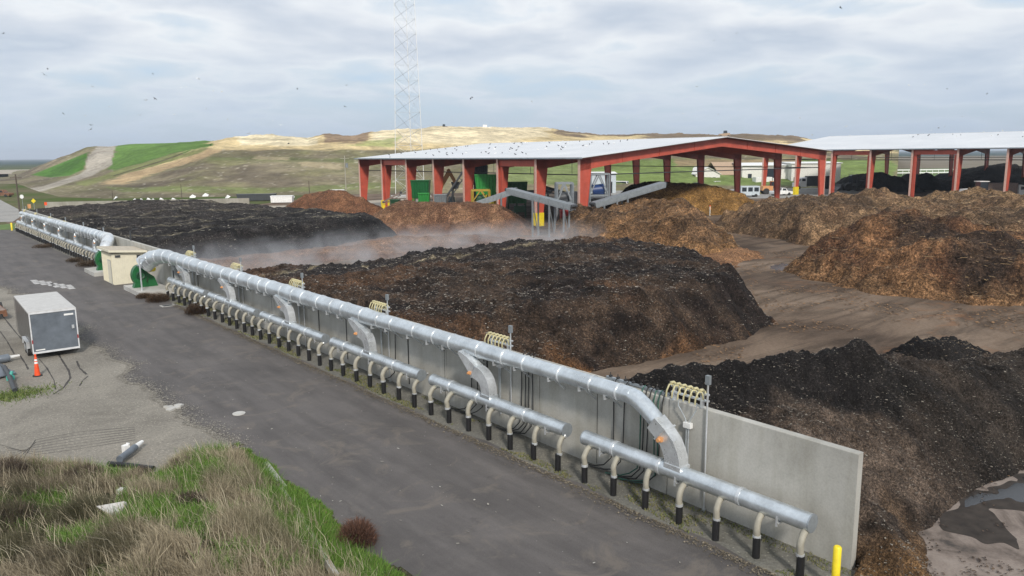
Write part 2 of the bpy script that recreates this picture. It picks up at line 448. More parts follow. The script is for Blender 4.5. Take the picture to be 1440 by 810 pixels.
def sticks(P, nrm, ln, wd, cols, stand=.35):
    """small splinters lying on a surface: P (n,3)"""
    n = len(P); a = rng.random(n)*2*pi; el = (rng.random(n)-.3)*stand
    d = np.stack([np.cos(a)*np.cos(el), np.sin(a)*np.cos(el), np.sin(el)], 1); s_ = np.stack([-np.sin(a), np.cos(a), (rng.random(n)-.5)*.9], 1)
    l = ln*(.4+rng.random(n)**2*1.4); w = wd*(.5+rng.random(n))
    c = P+np.array([0, 0, 1])*(w*.5+.01)[:, None]
    v = np.stack([c-d*l[:, None]/2-s_*w[:, None]/2, c+d*l[:, None]/2-s_*w[:, None]/2, c+d*l[:, None]/2+s_*w[:, None]/2, c-d*l[:, None]/2+s_*w[:, None]/2], 1).reshape(-1, 3)
    return v, np.arange(n*4).reshape(-1, 4), np.repeat(cols, 4, 0)
def pile(name, label, cat, poly, H, slope=.8, res=.3, lump=(2.5, .5), rough=(.5, .12), cols=((.04, .03, .02), (.09, .06, .04)), mat='pile', ridges=(), colfn=None, nst=0, st=(.12, .03), stc=((.3, .25, .18), (.12, .08, .05)), wob=1.2, group=None, wallx=None, cap=None, knobs=None, kk_=None):
    poly = [tuple(p)[:2] for p in poly]; xs = [p[0] for p in poly]; ys = [p[1] for p in poly]
    x0 = min(xs)-1.5; y0 = min(ys)-1.5
    X, Y = np.meshgrid(np.arange(x0, max(xs)+1.5, res), np.arange(y0, max(ys)+1.5, res))
    d = sdist(X, Y, poly)
    if wallx is not None:      # bulk heaped against the back of the wall
        pw = [(wallx-40 if abs(p[0]-wallx) < .3 else p[0], p[1]) for p in poly]
        d = sdist(X, Y, pw); X_o = X.copy(); X = np.where(Y > 8.45, np.maximum(X, wallx+.02), X)
    d = d+fbm(X, Y, 4.0, 4)*wob
    Hc = H+fbm(X+40, Y+11, lump[0]*2.2, 3)*lump[1]*1.3
    if cap is not None: Hc = Hc+cap(X, Y)
    a = d*slope; k = kk_ if kk_ else max(.5, H*.3); h = np.clip(.5+.5*(Hc-a)/k, 0, 1); Z = Hc*(1-h)+a*h-k*h*(1-h)
    for pl, rh, rw in ridges:
        dd = np.full(X.shape, 1e9)
        for (ax, ay), (bx, by) in zip(pl[:-1], pl[1:]):
            t = np.clip(((X-ax)*(bx-ax)+(Y-ay)*(by-ay))/((bx-ax)**2+(by-ay)**2), 0, 1); dd = np.minimum(dd, np.hypot(X-ax-t*(bx-ax), Y-ay-t*(by-ay)))
        Z = Z+rh*np.exp(-(dd/rw)**2)*np.clip(d/1.5, 0, 1)
    fade = np.clip(d/1.2, 0, 1)
    ln_ = fbm(X+5, Y+77, lump[0], 4)
    Z = Z+ln_*lump[1]*fade+fbm(X*1.1, Y, rough[0], 4, .7)*rough[1]*np.clip(d/.5+.3, 0, 1)
    if knobs: Z = Z+np.abs(fbm(X+3, Y, knobs[0], 3))*knobs[1]*fade
    if wallx is not None:
        behind = (X_o < wallx) & (Y > 8.45); Z = np.where(behind, -.1, Z)
    keep = Z > -.05; Z = np.maximum(Z, -.12)
    t = np.clip(.5+fbm(X+9, Y-4, 3.0, 5, .65)*1.7+.15*fbm(X, Y, .7, 3), 0, 1)[..., None]
    col = np.array(cols[0])*(1-t)+np.array(cols[1])*t
    if colfn is not None: col = colfn(X, Y, Z, d, col)
    ex = None; m_ = [M[mat]]
    if nst:
        kk = np.flatnonzero((keep & (Z > .0)).ravel()); pk = rng.choice(kk, nst)
        P = np.stack([X.ravel()[pk]+(rng.random(nst)-.5)*res, Y.ravel()[pk]+(rng.random(nst)-.5)*res, Z.ravel()[pk]], 1)
        u = rng.random(nst)[:, None]**2.2; cc = np.array(stc[1])*(1-u)+np.array(stc[0])*u
        cl = np.clip(fbm(P[:, 0], P[:, 1], 2.5, 3)+.55, .1, 1)
        sel = rng.random(nst) < cl*1.3; P = P[sel]; cc = cc[sel]
        ex = sticks(P, None, st[0], st[1], cc); m_ = [M[mat], M['splinter']]
    return tag(meshgrid_obj(name, X, Y, Z, keep, m_, col, ex), label, cat, group)

# ================================================================== SETTING
b = MB(); R_ = 14000
b.add([(-R_, -R_, 0), (R_, -R_, 0), (R_, R_, 0), (-R_, R_, 0)], [(0, 1, 2, 3)]); struct('ground', b, M['plain'])
def sheet(name, poly, z, mat, kind='structure'):
    b = MB(); b.add([(p[0], p[1], z) for p in poly], [tuple(range(len(poly)))])
    return tag(b.build(name, mat), kind=kind)
sheet('compost_yard', [(18.95, -60), (290, -60), (290, 150), (120, 215), (70, 175), (18.95, 175)], .004, M['yard'])
sheet('asphalt_road', [(-60, -40), (17.75, -40), (17.75, 150), (-60, 150)], .008, M['asphalt'])
# irregular shoulder between road and wall
pts = []
for i in range(160):
    y = -20+i*1.06; pts.append((17.3+.12*math.sin(i*1.3)+.1*random.random(), y))
b = MB()
for (xa, ya), (xb, yb) in zip(pts[:-1], pts[1:]): b.add([(xa, ya, .012), (18.99, ya, .03), (18.99, yb, .03), (xb, yb, .012)], [(0, 1, 2, 3)])
struct('gravel_shoulder', b, M['gravel_s'])
# gravel lot on the left with a ragged edge
b = MB(); pts = []
for i in range(150):
    y = 26+i*.42; e = 9.75+float(fbm(np.array([y*1.0]), np.array([3.3]), 5, 4)[0])*1.6-(max(0, y-60)*.055)
    pts.append((e, y))
for (xa, ya), (xb, yb) in zip(pts[:-1], pts[1:]): b.add([(-60, ya, .012), (xa, ya, .012), (xb, yb, .012), (-60, yb, .012)], [(0, 1, 2, 3)])
struct('gravel_lot', b, M['gravel'])
# ------- far flat surfaces
P = lambda *a: tuple(at(*a))[:2]
def blob(name, pts, z, mat, kind='structure', n=90, w=.35):
    ps = [P(*q) for q in pts]; out = []; m = len(ps)
    for i in range(m):
        p0, p1, p2, p3 = [np.array(ps[(i+k) % m]) for k in (-1, 0, 1, 2)]
        for j in range(n//m):
            t = j/(n//m); out.append(.5*((2*p1)+(-p0+p2)*t+(2*p0-5*p1+4*p2-p3)*t*t+(-p0+3*p1-3*p2+p3)*t**3))
    o = [(float(q[0])+w*float(vnoise(np.array([q[0]*2.3]), np.array([q[1]*2.3]))[0]), float(q[1])+w*float(vnoise(np.array([q[0]*2.3+9]), np.array([q[1]*2.3]))[0])) for q in out]
    return sheet(name, o, z, mat, kind)
sheet('far_road', [P(-260, 292), P(0, 281), P(27, 295), P(30, 304), P(18, 312), P(-260, 318)], 0.03, M['pale_road'])
sheet('far_verge', [P(-260, 322), P(-30, 320), P(22, 314), P(24, 318), P(20, 323), P(-260, 332)], 0.035, M['field_g'])
sheet('green_field', [P(1120, 226), P(1900, 219), P(1900, 251), P(1120, 262)], 0.12, M['field_g'])
sheet('brown_field', [P(1240, 220.5), P(1900, 216), P(1900, 232), P(1240, 238)], 0.2, M['field_b'])
sheet('pale_field', [P(-300, 243), P(70, 238), P(60, 244), P(-300, 250)], 0.12, M['pale_dirt'])
blob('pale_apron', [(300, 300), (370, 290), (450, 288), (560, 280), (640, 286), (700, 300), (560, 306), (450, 308), (350, 306)], .008, M['pale_dirt'], w=1.5)
sheet('parking_lot', [P(800, 262), P(1200, 258), P(1260, 275), P(800, 285)], 0.05, M['pale_road'])
# slab and puddle at lower right
b = MB()
poly = [(19.6, 3), (19.6, 9.5), (60, 9.5), (60, -8), (19.6, -8)]
b.add([(x, y, .014) for x, y in poly], [tuple(range(5))[::-1]]); struct('concrete_slab', b, M['slab'])
M['wet'] = simple('wet_mud', (.04, .032, .026), .75, var=.4, scale=2, spec=.25)
blob('wet_margin', [(1330, 722), (1352, 704), (1372, 694), (1410, 680), (1470, 655), (1490, 700), (1450, 726), (1415, 716), (1395, 722), (1420, 748), (1440, 768), (1400, 764), (1350, 750), (1315, 738)], .018, M['wet'], w=.5, n=220)
blob('puddle', [(1352, 712), (1372, 702), (1410, 688), (1470, 668), (1480, 695), (1450, 708), (1425, 703), (1400, 705), (1375, 711)], .022, M['water'], w=.4, n=220)
blob('puddle', [(1085, 374), (1105, 370), (1120, 374), (1108, 380), (1090, 380)], .012, M['water'])

# ------------------------------------------------------------------ landfill hill
def hill():
    bs = np.linspace(-20, 1250, 420)
    sky_b = [-20, 20, 44, 73, 100, 124, 142, 155, 173, 204, 244, 289, 320, 335, 378, 420, 444, 464, 489, 507, 529, 562, 598, 622, 677, 730, 760, 800, 850, 940, 1013, 1060, 1100, 1150, 1200, 1250]
    sky_y = [252, 250, 245.5, 234, 223, 215.5, 208, 206, 206.5, 203, 202, 201, 199.5, 195.5, 192, 192.5, 196.5, 190, 192, 193, 187, 184, 182, 180, 181, 182, 181.5, 186, 191, 189, 193, 190, 192, 199, 207, 211]
    ys = np.interp(bs, sky_b, sky_y)
    hor = 216.7-.0095*(bs-720)
    yt = np.interp(bs, [-20, 44, 70, 100, 160, 300, 500, 800, 1250], [256, 258, 268, 276, 278, 276, 272, 268, 262])
    yb = np.interp(bs, [-20, 44, 100, 155, 220, 300, 500, 700, 900, 1100, 1250], [254, 250, 243, 236, 226, 211, 209.5, 207, 207, 212, 222])
    Dt = 11*FPX/(yt-hor); Dc = np.interp(bs, [-20, 44, 100, 155, 300, 600, 850, 1130, 1250], [430, 500, 460, 430, 430, 460, 520, 560, 560])
    Db = np.maximum(Dt+30, np.interp(bs, [-20, 44, 300, 1250], [400, 400, 300, 330]))
    zb = np.maximum(0, 11+(hor-yb)*Db/FPX); zc = np.maximum(0, 11+(hor-ys)*Dc/FPX)
    T = np.concatenate([np.linspace(0, 1, 90), 1+np.linspace(.01, 1, 110), 2+np.linspace(.04, 1, 24)])
    X = np.zeros((len(T), len(bs))); Y = X.copy(); Z = X.copy()
    for i, bb in enumerate(bs):
        D = np.where(T < 1, Dt[i]+(Db[i]-Dt[i])*T, np.where(T < 2, Db[i]+(Dc[i]-Db[i])*(T-1), Dc[i]+(T-2)*260))
        z = np.where(T < 1, zb[i]*(T**.9), np.where(T < 2, zb[i]+(zc[i]-zb[i])*(1-(2-T).clip(0, 1)**1.25), zc[i]*(1-(T-2))**1.0+0*T))
        u = (bb-720)/FPX; X[:, i] = (u*RT[0]/cp+FW[0])*D if False else (u/cp)*D*RT[0]+D*FW[0]; Y[:, i] = (u/cp)*D*RT[1]+D*FW[1]; Z[:, i] = z
    nz = fbm(X, Y, 40, 6, .6)*2.2*np.clip(Z/6, 0, 1)+fbm(X+50, Y, 7, 4, .6)*.5*np.clip(Z/3, 0, 1)
    topf = np.exp(-((T[:, None]-2)/.10)**2)
    Z = Z+nz*(1-.75*topf)+topf*fbm(X, Y, 9, 4, .7)*1.5*np.clip((bs[None, :]-310)/60, 0, 1)
    px, py = project(X, Y, Z)
    w1 = fbm(X, Y, 25, 6, .65); w2 = fbm(X+200, Y, 60, 5, .6)
    jx = px+w1*14; jy = py+w2*5+w1*3
    col = np.ones(X.shape+(3,))*np.array((.23, .195, .13))
    t = np.clip(.5+w1*1.3, 0, 1)[..., None]; col = col*(1-t)+np.array((.19, .18, .09))*t
    dk = np.clip((fbm(X-90, Y, 33, 5)-.05)*3, 0, 1)[..., None]; col = col*(1-dk)+np.array((.135, .112, .08))*dk
    def paint(poly, c, soft=1.5, amt=1.0, jit=True):
        s_ = sdist(jx if jit else px, jy if jit else py, poly); m = np.clip(s_/soft+.5, 0, 1)[..., None]*amt
        col[...] = col*(1-m)+np.array(c)*m
    paint([(290, 100), (1260, 100), (1260, 214), (900, 207), (760, 206), (500, 209), (400, 210), (300, 214), (225, 232), (160, 250), (200, 238), (270, 210)], (.62, .49, .27), 2)
    paint([(330, 100), (440, 100), (442, 201), (335, 203)], (.74, .64, .43), 3)
    paint([(520, 100), (770, 100), (770, 190), (700, 204), (520, 196)], (.74, .63, .42), 5)
    paint([(455, 100), (512, 100), (516, 197), (452, 198)], (.27, .19, .12), 1.5)
    paint([(765, 100), (1130, 100), (1130, 200), (930, 194), (860, 193), (780, 187)], (.20, .15, .10), 1.5)
    paint([(560, 190), (548, 204), (490, 203), (500, 199)], (.30, .36, .12), 2, .7)
    paint([(300, 222), (560, 220), (560, 232), (430, 226), (300, 228)], (.13, .15, .06), 3, .7)
    paint([(360, 221), (408, 221), (408, 226), (360, 226)], (.42, .35, .22), 1, .8)
    paint([(420, 228), (480, 230), (478, 240), (425, 236)], (.38, .31, .20), 1, .7)
    paint([(150, 264), (330, 266), (560, 256), (560, 265), (330, 274), (170, 272)], (.17, .20, .075), 2, .8)
    paint([(200, 283), (620, 279), (620, 266), (420, 272), (200, 276)], (.14, .125, .085), 2, .7)
    rl = np.clip((fbm(X*2.2, Y*.7, 12, 5, .7)-.02)*5, 0, 1)[..., None]*.3; col = col*(1-rl)+np.array((.115, .095, .065))*rl
    sp_ = (np.clip((fbm(X, Y, 1.6, 2)-.42)*12, 0, 1)*(py > 210))[..., None]*.7; col = col*(1-sp_)+np.array((.42, .38, .3))*sp_
    paint([(44, 246), (124, 214), (121, 225), (118, 238), (98, 247), (70, 249.5)], (.075, .17, .03), 1.2, jit=False)
    paint([(155, 234), (158, 204), (205, 195), (300, 195), (292, 207), (230, 221), (180, 236), (158, 240)], (.11, .20, .045), 1.5)
    paint([(150, 244), (230, 222), (290, 208), (292, 211), (230, 227), (160, 252)], (.20, .21, .085), 1.5)
    paint([(105, 256), (150, 244), (160, 251), (120, 262)], (.19, .20, .08), 2)
    paint([(140, 259), (200, 240), (290, 210), (312, 214), (290, 222), (220, 244), (170, 260)], (.42, .31, .18), 2)
    paint([(160, 246.5), (230, 224.5), (256, 215), (257, 216.5), (231, 226), (160, 248)], (.10, .09, .05), .6, jit=False)
    paint([(121, 238), (122, 222), (142, 200), (167, 200), (160, 212), (158, 222), (157, 232), (130, 247), (60, 269), (-20, 284), (-20, 275), (60, 262), (112, 245)], (.36, .325, .27), 1.3, jit=False)
    paint([(830, 226), (1260, 224), (1260, 262), (830, 258)], (.16, .22, .065), 3, .9)
    paint([(950, 226), (1130, 224), (1130, 232), (950, 236)], (.30, .22, .13), 2, .9)
    paint([(700, 230), (830, 228), (830, 258), (700, 256)], (.14, .20, .06), 3, .7)
    ob = meshgrid_obj('landfill_hill', X, Y, Z, np.ones(X.shape, bool), M['hill'], col); tag(ob, kind='structure')
hill()

# ================================================================== WALL
root = thing('concrete_wall', 'long pale concrete push wall running from the yellow bollard to the far road', 'wall', (19.07, 8.65, 0))
wb = MB(); y = 8.65; hw = 3.27
while y < 141:
    e = min(y+6.15, 141.2); 
    wb.loft([[(18.94, y, 0), (19.2, y, 0), (19.2, y, hw-.02), (19.18, y, hw), (18.96, y, hw), (18.94, y, hw-.02)], [(18.94, e-.03, 0), (19.2, e-.03, 0), (19.2, e-.03, hw-.02), (19.18, e-.03, hw), (18.96, e-.03, hw), (18.94, e-.03, hw-.02)]])
    y += 6.15
wb.build('wall_panel', M['conc'], root)
jb = MB(); jb.b2((18.975, 8.9, 0), (19.16, 141.0, hw-.05)); jb.build('joint_filler', M['joint'], root)
cb = MB()
for yy in (17.9, 27.2, 45.98, 57): cb.b2((18.936, yy, .1), (18.9385, yy+.03, hw-.05))
for yy in (24.1, 30.13, 39.43, 50.7, 59.7, 36.2): cb.b2((18.925, yy, .25), (18.9385, yy+.09, hw-.15))
cb.build('sealant_strip', M['joint'], root)

# ================================================================== DUCTS
def arc_rect(b, x, w, yb, z0, y1, z1, y2, z2, dirn, hh=.5):
    """rectangular branch: flat wedge from the duct then a curved elbow down to the header"""
    secs = []
    pts = []
    # centreline: wedge start -> wedge end -> quarter bend -> vertical
    c = [(y2, z2), (y1, z1)]
    n = 9
    pts.append((y2, z2, .12)); pts.append(((y1+y2)/2, (z1+z2)/2+.05, .34)); pts.append((y1, z1, .46))
    a0 = atan2(z1-z2, (y1-y2))
    for i in range(1, n+1):
        t = i/n; q = (1-t)**2; r = 2*t*(1-t); s_ = t*t
        cy = q*y1+r*(yb+dirn*.06)+s_*yb; cz = q*z1+r*(z1-.06)+s_*z0
        pts.append((cy, cz, .46))
    m = len(pts)
    for i, (cy, cz, h) in enumerate(pts):
        p0 = pts[max(i-1, 0)]; p1 = pts[min(i+1, m-1)]; t = Vector((0, p1[0]-p0[0], p1[1]-p0[1])).normalized(); nn = Vector((0, -t.z, t.y))
        if i == m-1: nn = Vector((0, dirn, 0)) if nn.y*dirn > 0 else Vector((0, -dirn, 0))
        c_ = Vector((x, cy, cz)); a = nn*h/2*1.15; ww = Vector((w/2, 0, 0))
        secs.append([c_-ww-a, c_+ww-a, c_+ww+a, c_-ww+a])
    b.loft(secs)
def duct(name, label, y_end_bend, ys, zfn, rfn, branches, x=18.3, dirn=-1, far=False):
    """dirn = direction in which the air flows along Y"""
    root = thing(name, label, 'duct', (x, ys[0], 0))
    pb = MB(); n = 40; pts = []; rs = []
    pts = [(x, ys[0]+(ys[1]-ys[0])*i/n, 0) for i in range(n+1)]
    pts = [(p[0], p[1], zfn(p[1])) for p in pts]; rs = [rfn(p[1]) for p in pts]
    pb.tube(pts, rs, 24); pb.build('duct_pipe', M['galv'], root)
    L_ = abs(ys[1]-ys[0]); k = int(L_/1.55); sgn = 1 if ys[1] > ys[0] else -1
    for i in range(k+1):
        yy = ys[0]+sgn*(i*1.55+.2+(.35 if i % 3 == 0 else 0)); r = rfn(yy)+.022
        q = MB(); q.tube([(x, yy-.03, zfn(yy)), (x, yy+.02, zfn(yy))], r+.008, 24); q.build('flange_ring', M['galv_b'], root)
        if True:
            yy += .5; z = zfn(yy); r = rfn(yy); q = MB()
            q.beam((x-r*.75, yy, z-r-.03), (18.94, yy, z-r-.03), .07, .06); q.beam((x-r*.75, yy, z-r-.06), (x-r*.75, yy, z-r+.34), .05, .05)
            q.beam((x+.1, yy, z-r-.05), (18.93, yy, z-r-.5), .05, .05)
            q.build('wall_bracket', M['galv_b'], root)
    for yb in branches:
        q = MB(); z = zfn(yb); r = rfn(yb)
        arc_rect(q, 18.02, .40, yb, 1.60, yb-dirn*.74, 2.46, yb-dirn*1.75, z-r+.14, dirn)
        br = q.build('branch_elbow', [M['galv_b'], M['galv']], root)
        q = MB(); q.b2((17.79, yb-.30, 1.50), (18.25, yb+.30, 1.68)); q.build('collar', M['galv'], br); q = MB(); q.box((18.02, yb-dirn*.76, 2.46), (.46, .05, .56), rx=-dirn*.45); q.build('collar', M['galv'], br)
        q = MB(); q.b2((17.74, yb-dirn*.95-.06, 2.33), (17.84, yb-dirn*.95+.06, 2.45)); q.tube([(17.68, yb-dirn*.95, 2.39), (17.84, yb-dirn*.95, 2.39)], .045, 10); q.build('actuator', M['orange'], br)
    return root
zN = lambda y: float(np.interp(y, [10, 16, 22.5, 33, 42, 54, 66], [3.27, 3.27, 3.27, 3.22, 3.20, 3.14, 3.12]))
rN = lambda y: float(np.interp(y, [15, 21.5, 22.5, 31, 32, 40, 41, 49.5, 50.5, 58, 60, 70], [.28, .28, .325, .33, .395, .40, .44, .445, .475, .48, .51, .51]))
BR = [22.9, 32.15, 41.2, 50.4, 59.5]
nd = duct('air_duct', 'large ringed galvanized air duct along the near wall, from green fan to the last elbow', None, (15.75, 63.5), zN, rN, BR)
# last bend down to first header
q = MB(); q.tube([(18.3, 15.9, 3.27), (18.3, 15.55, 3.21), (18.28, 15.2, 3.04), (18.2, 14.62, 2.72)], [.28, .285, .28, .26], 24); q.build('end_bend', M['galv'], nd)
q = MB(); secs = []
cpts = [(14.66, 2.86, .5, .48, -.6), (14.3, 2.62, .46, .5, -.6), (14.02, 2.42, .44, .56, -.55), (13.86, 2.2, .44, .58, -.3), (13.76, 1.98, .44, .58, -.12), (13.7, 1.64, .44, .58, 0)]
cpts = [(14.66, 2.745, .5, .48, 215), (14.25, 2.50, .46, .5, 222), (13.98, 2.28, .44, .54, 240), (13.84, 2.06, .44, .56, 255), (13.76, 1.86, .44, .56, 264), (13.72, 1.58, .44, .56, 270)]
for cy, cz, w, h, dg in cpts:
    t = Vector((0, cos(radians(dg)), sin(radians(dg)))); nn = Vector((0, -t.z, t.y)); c_ = Vector((18.03+.12*max(0, min(1, (cy-13.8)/.9)), cy, cz)); ww = Vector((w/2, 0, 0))
    secs.append([c_-ww-nn*h/2, c_+ww-nn*h/2, c_+ww+nn*h/2, c_-ww+nn*h/2])
q.loft(secs); eb = q.build('branch_elbow', M['galv_b'], nd)
q = MB(); q.box((18.09, 14.26, 2.51), (.54, .06, .58), rx=.73); q.build('collar', M['galv_b'], eb); q = MB(); q.b2((17.78, 13.41, 1.46), (18.27, 14.03, 1.68)); q.build('collar', M['galv_b'], eb)
q = MB(); q.b2((17.74, 14.12, 2.30), (17.88, 14.26, 2.44)); q.tube([(17.66, 14.19, 2.37), (17.9, 14.19, 2.37)], .065, 12); q.build('actuator', M['orange'], eb)
# fan end elbow
q = MB(); pts = []
for i in range(13):
    t = i/12; a = t*pi/2; pts.append((18.3-1.15*t**1.6, 63.5+3.2*sin(a)+.9*t, 3.12-.85*(1-cos(a))+.12*sin(2*a)))
q.tube(pts, [.5+.02*t for t in range(13)], 24); q.build('fan_elbow', M['galv'], nd)
for i in (2, 5, 8, 11):
    q = MB(); p0 = Vector(pts[i]); t = (Vector(pts[i+1])-Vector(pts[i-1])).normalized()*.04; q.tube([p0-t, p0+t], .53+.02*i, 24); q.build('flange_ring', M['galv_b'], nd)
q = MB(); e = Vector(pts[-1]); q.loft([[(e.x-.45, e.y-.45, e.z), (e.x+.45, e.y-.45, e.z), (e.x+.45, e.y+.45, e.z), (e.x-.45, e.y+.45, e.z)], [(16.95, 68.2, 1.85), (17.5, 68.2, 1.85), (17.5, 69.0, 1.85), (16.95, 69.0, 1.85)]]); q.build('transition_boot', M['galv_d'], nd)
q = MB(); q.tube([(16.55, 66.3, .35), (16.55, 66.3, 3.0)], .06, 10); q.beam((16.55, 66.3, 3.0), (17.4, 66.6, 2.85), .06); q.build('support_post', M['galv_b'], nd)
# far duct
zF = lambda y: float(np.interp(y, [84, 100, 137], [3.15, 3.1, 2.85])); rF = lambda y: float(np.interp(y, [84, 92, 102, 112, 122, 137], [.52, .5, .45, .39, .33, .28]))
fd_ = duct('air_duct', 'far galvanized air duct along the wall beyond the cream shed', None, (84.3, 137), zF, rF, [88.7, 97.9, 107.1, 116.3, 125.5, 134.7], dirn=1, far=True)
q = MB(); pts = []
for i in range(13):
    t = i/12; a = t*pi/2; pts.append((18.3-1.1*t**1.5, 84.4-2.6*sin(a), 3.15-1.15*(1-cos(a))+.12*sin(2*a)))
q.tube(pts, [.53]*13, 24); q.build('fan_elbow', M['galv_b'], fd_)
for i in (2, 5, 8, 11):
    q = MB(); p0 = Vector(pts[i]); t = (Vector(pts[i+1])-Vector(pts[i-1])).normalized()*.04; q.tube([p0-t, p0+t], .56, 24); q.build('flange_ring', M['galv_b'], fd_)

# ------------------------------------------------------------------ header manifolds with hoses
def make_manifold(label):
    root = thing('air_header', label, 'pipe header', (18.0, 9.28, 0), 0, 'header pipes along the wall')
    Lh = 8.3; z = 1.42; r = .25
    q = MB(); q.tube([(0, .02, z), (0, Lh-.02, z)], r, 24, caps=False); q.build('header_pipe', M['galv'], root, True)
    for yy, s_ in ((0, -1), (Lh, 1)):
        q = MB(); q.tube([(0, yy, z), (0, yy+s_*.0-s_*.04, z)], r+.008, 24); q.build('end_cap', M['galv_d'], root, True)
    for yy in (2.15, 5.0, 6.9):
        q = MB(); q.tube([(0, yy-.05, z), (0, yy+.05, z)], r+.022, 24, caps=True); q.build('coupling_band', M['galv_b'], root, True)
    for yy in (.9, 4.3, 7.4):
        q = MB(); q.beam((-.1, yy, z-r-.03), (.93, yy, z-r-.03), .07, .05); q.beam((-r+.02, yy, z-r-.1), (-r+.02, yy, z-.05), .035, .05); q.beam((-.1, yy, z-r-.02), (-r+.02, yy, z-r-.02), .05, .04); q.build('support_arm', M['galv_b'], root, True)
    hr = random.Random(3)
    for k in range(7):
        yy = .08+1.31*k; 
        if yy > Lh-.05: yy = Lh-.06
        jj = hr.uniform(-.03, .03); x0 = -.36+jj
        q = MB(); cps = [(x0, yy, .66), (x0-.02, yy, .80), (x0-.01+jj, yy, .95), (x0+.05, yy, 1.10), (x0+.14, yy+.01, 1.19), (-.10, yy+.02, 1.235)]
        pts = []; rs = []
        m = 44
        for i in range(m+1):
            t = i/m*(len(cps)-1); a = int(min(t, len(cps)-2)); fr = t-a; p0 = Vector(cps[max(a-1, 0)]); p1 = Vector(cps[a]); p2 = Vector(cps[a+1]); p3 = Vector(cps[min(a+2, len(cps)-1)])
            pts.append(.5*((2*p1)+(-p0+p2)*fr+(2*p0-5*p1+4*p2-p3)*fr*fr+(-p0+3*p1-3*p2+p3)*fr**3)); rs.append(.092+(.008 if i % 2 else -.008))
        q.tube(pts, rs, 12); h = q.build('flexible_hose', M['hose'], root, True)
        q = MB(); q.tube([(x0, yy, .60), (x0, yy, .68)], .112, 12); q.build('hose_clamp', M['galv_b'], h, True)
        q = MB(); q.tube([(-.13, yy+.02, 1.20), (-.08, yy+.02, 1.25)], .105, 12); q.build('hose_clamp', M['galv_b'], h, True)
        q = MB(); q.tube([(x0, yy, -.1), (x0, yy, .62)], .105, 14); q.build('pipe_stub', M['black'], root, True)
    return root
near_lab = ['nearest galvanized header pipe, free end beside the yellow bollard at the wall end', 'second galvanized header pipe from the yellow bollard, low on the wall', 'third galvanized header pipe from the near wall end, under the duct',
 'fourth galvanized header pipe from the near wall end, under the duct', 'fifth galvanized header pipe, next but one to the green fan pad', 'header pipe ending beside the near green fan and its concrete pad']
mf = make_manifold(near_lab[0])
HR = random.Random(11)
def loosen(r):
    for o in [c for c in C.objects if c.parent == r and c.name.startswith('flexible_hose')]:
        o.scale = (HR.uniform(.86, 1.12), 1, HR.uniform(.97, 1.01)); o.location = (0, HR.uniform(-.03, .03), 0)
for k in range(1, 6): dup(mf, (18.0, 9.28+9.18*k, 0), label=near_lab[k])
for r in [o for o in C.objects if o.name.startswith('air_header')]: loosen(r)
far_lab = ['far header pipe nearest to the cream shed, behind it', 'second far header pipe beyond the cream shed', 'third far header pipe beyond the cream shed', 'fourth far header pipe beyond the cream shed', 'last but one header pipe towards the far end of the wall', 'farthest header pipe, ending beside the small far yellow bollard']
for k in range(6): dup(mf, (18.0, 84.9+9.18*k, 0), label=far_lab[k])

# ------------------------------------------------------------------ hose racks
def make_rack(label):
    root = thing('sprinkler_hose_rack', label, 'hose rack', (18.9, 13.28, 0), 0, 'valve racks with posts on top of the wall')
    q = MB(); q.tube([(-.04, 0, .0), (-.04, 0, 4.15)], .028, 8); q.b2((-.07, -.05, 0), (-.01, .05, .12)); q.build('conduit_post', M['galv_b'], root, True)
    q = MB(); q.b2((-.10, -.07, 4.1), (.02, .07, 4.38)); q.build('control_box', M['grey'], root, True)
    q = MB(); q.b2((.02, .25, 3.27), (.16, .31, 3.75)); q.b2((.02, 1.30, 3.27), (.16, 1.36, 3.75)); q.beam((.09, .05, 3.72), (.09, 1.45, 3.72), .10, .05); q.beam((.09, .05, 3.52), (.09, 1.45, 3.52), .10, .05); q.build('rack_frame', M['galv_b'], root, True)
    for k in range(6):
        yy = .22+.22*k; q = MB(); pts = []
        for i in range(15):
            a = i/14*pi*1.25-.3; pts.append((-.05+.30*cos(a)-.06, yy+.05*sin(i), 3.62+.20*sin(a)))
        q.tube([(.09, yy, 3.5)]+pts[::-1][:0]+[(-.02, yy+.02, 3.80), (-.14, yy+.05, 3.82), (-.22, yy+.09, 3.62), (-.2, yy+.12, 3.42)], .028, 6)
        q.tube([(.14, yy, 3.75), (.05, yy+.03, 3.86), (-.08, yy+.05, 3.86)], .045, 6)
        q.build('yellow_hose', M['yhose'], root, True)
    q = MB(); q.b2((-.12, .55, 2.55), (.02, .82, 2.72)); q.build('junction_box', M['white'], root, True)
    q = MB()
    for s_ in (-1, 1): q.tube([(-.12, .68+s_*.35, 3.45), (-.12, .68+s_*.33, 3.2), (-.08, .68+s_*.1, 2.85), (-.06, .68+s_*.06, 2.7)], .018, 6)
    q.tube([(-.05, .66, 2.55), (-.05, .66, .6)], .03, 8); q.tube([(-.05, .74, 2.55), (-.05, .74, .9)], .022, 8)
    q.build('drop_conduit', M['galv'], root, True)
    return root
rlab = ['yellow hose rack and post standing clear of the duct, nearest to the wall end', 'second yellow hose rack on the wall top from the near end', 'third yellow hose rack on the wall top from the near end', 'fourth hose rack on the wall, above the middle of the near duct',
 'fifth hose rack on the wall from the near end', 'hose rack on the wall top nearest to the near green fan']
rk = make_rack(rlab[0])
for k, yy in enumerate((22.54, 31.8, 41.18, 50.54, 59.96)): dup(rk, (18.9, yy, 0), label=rlab[k+1])
flab = ['far hose rack just beyond the big far duct elbow', 'second far hose rack beyond the shed', 'third far hose rack beyond the shed', 'fourth far hose rack beyond the shed', 'fifth far hose rack beyond the shed', 'farthest hose rack, at the far end of the wall']
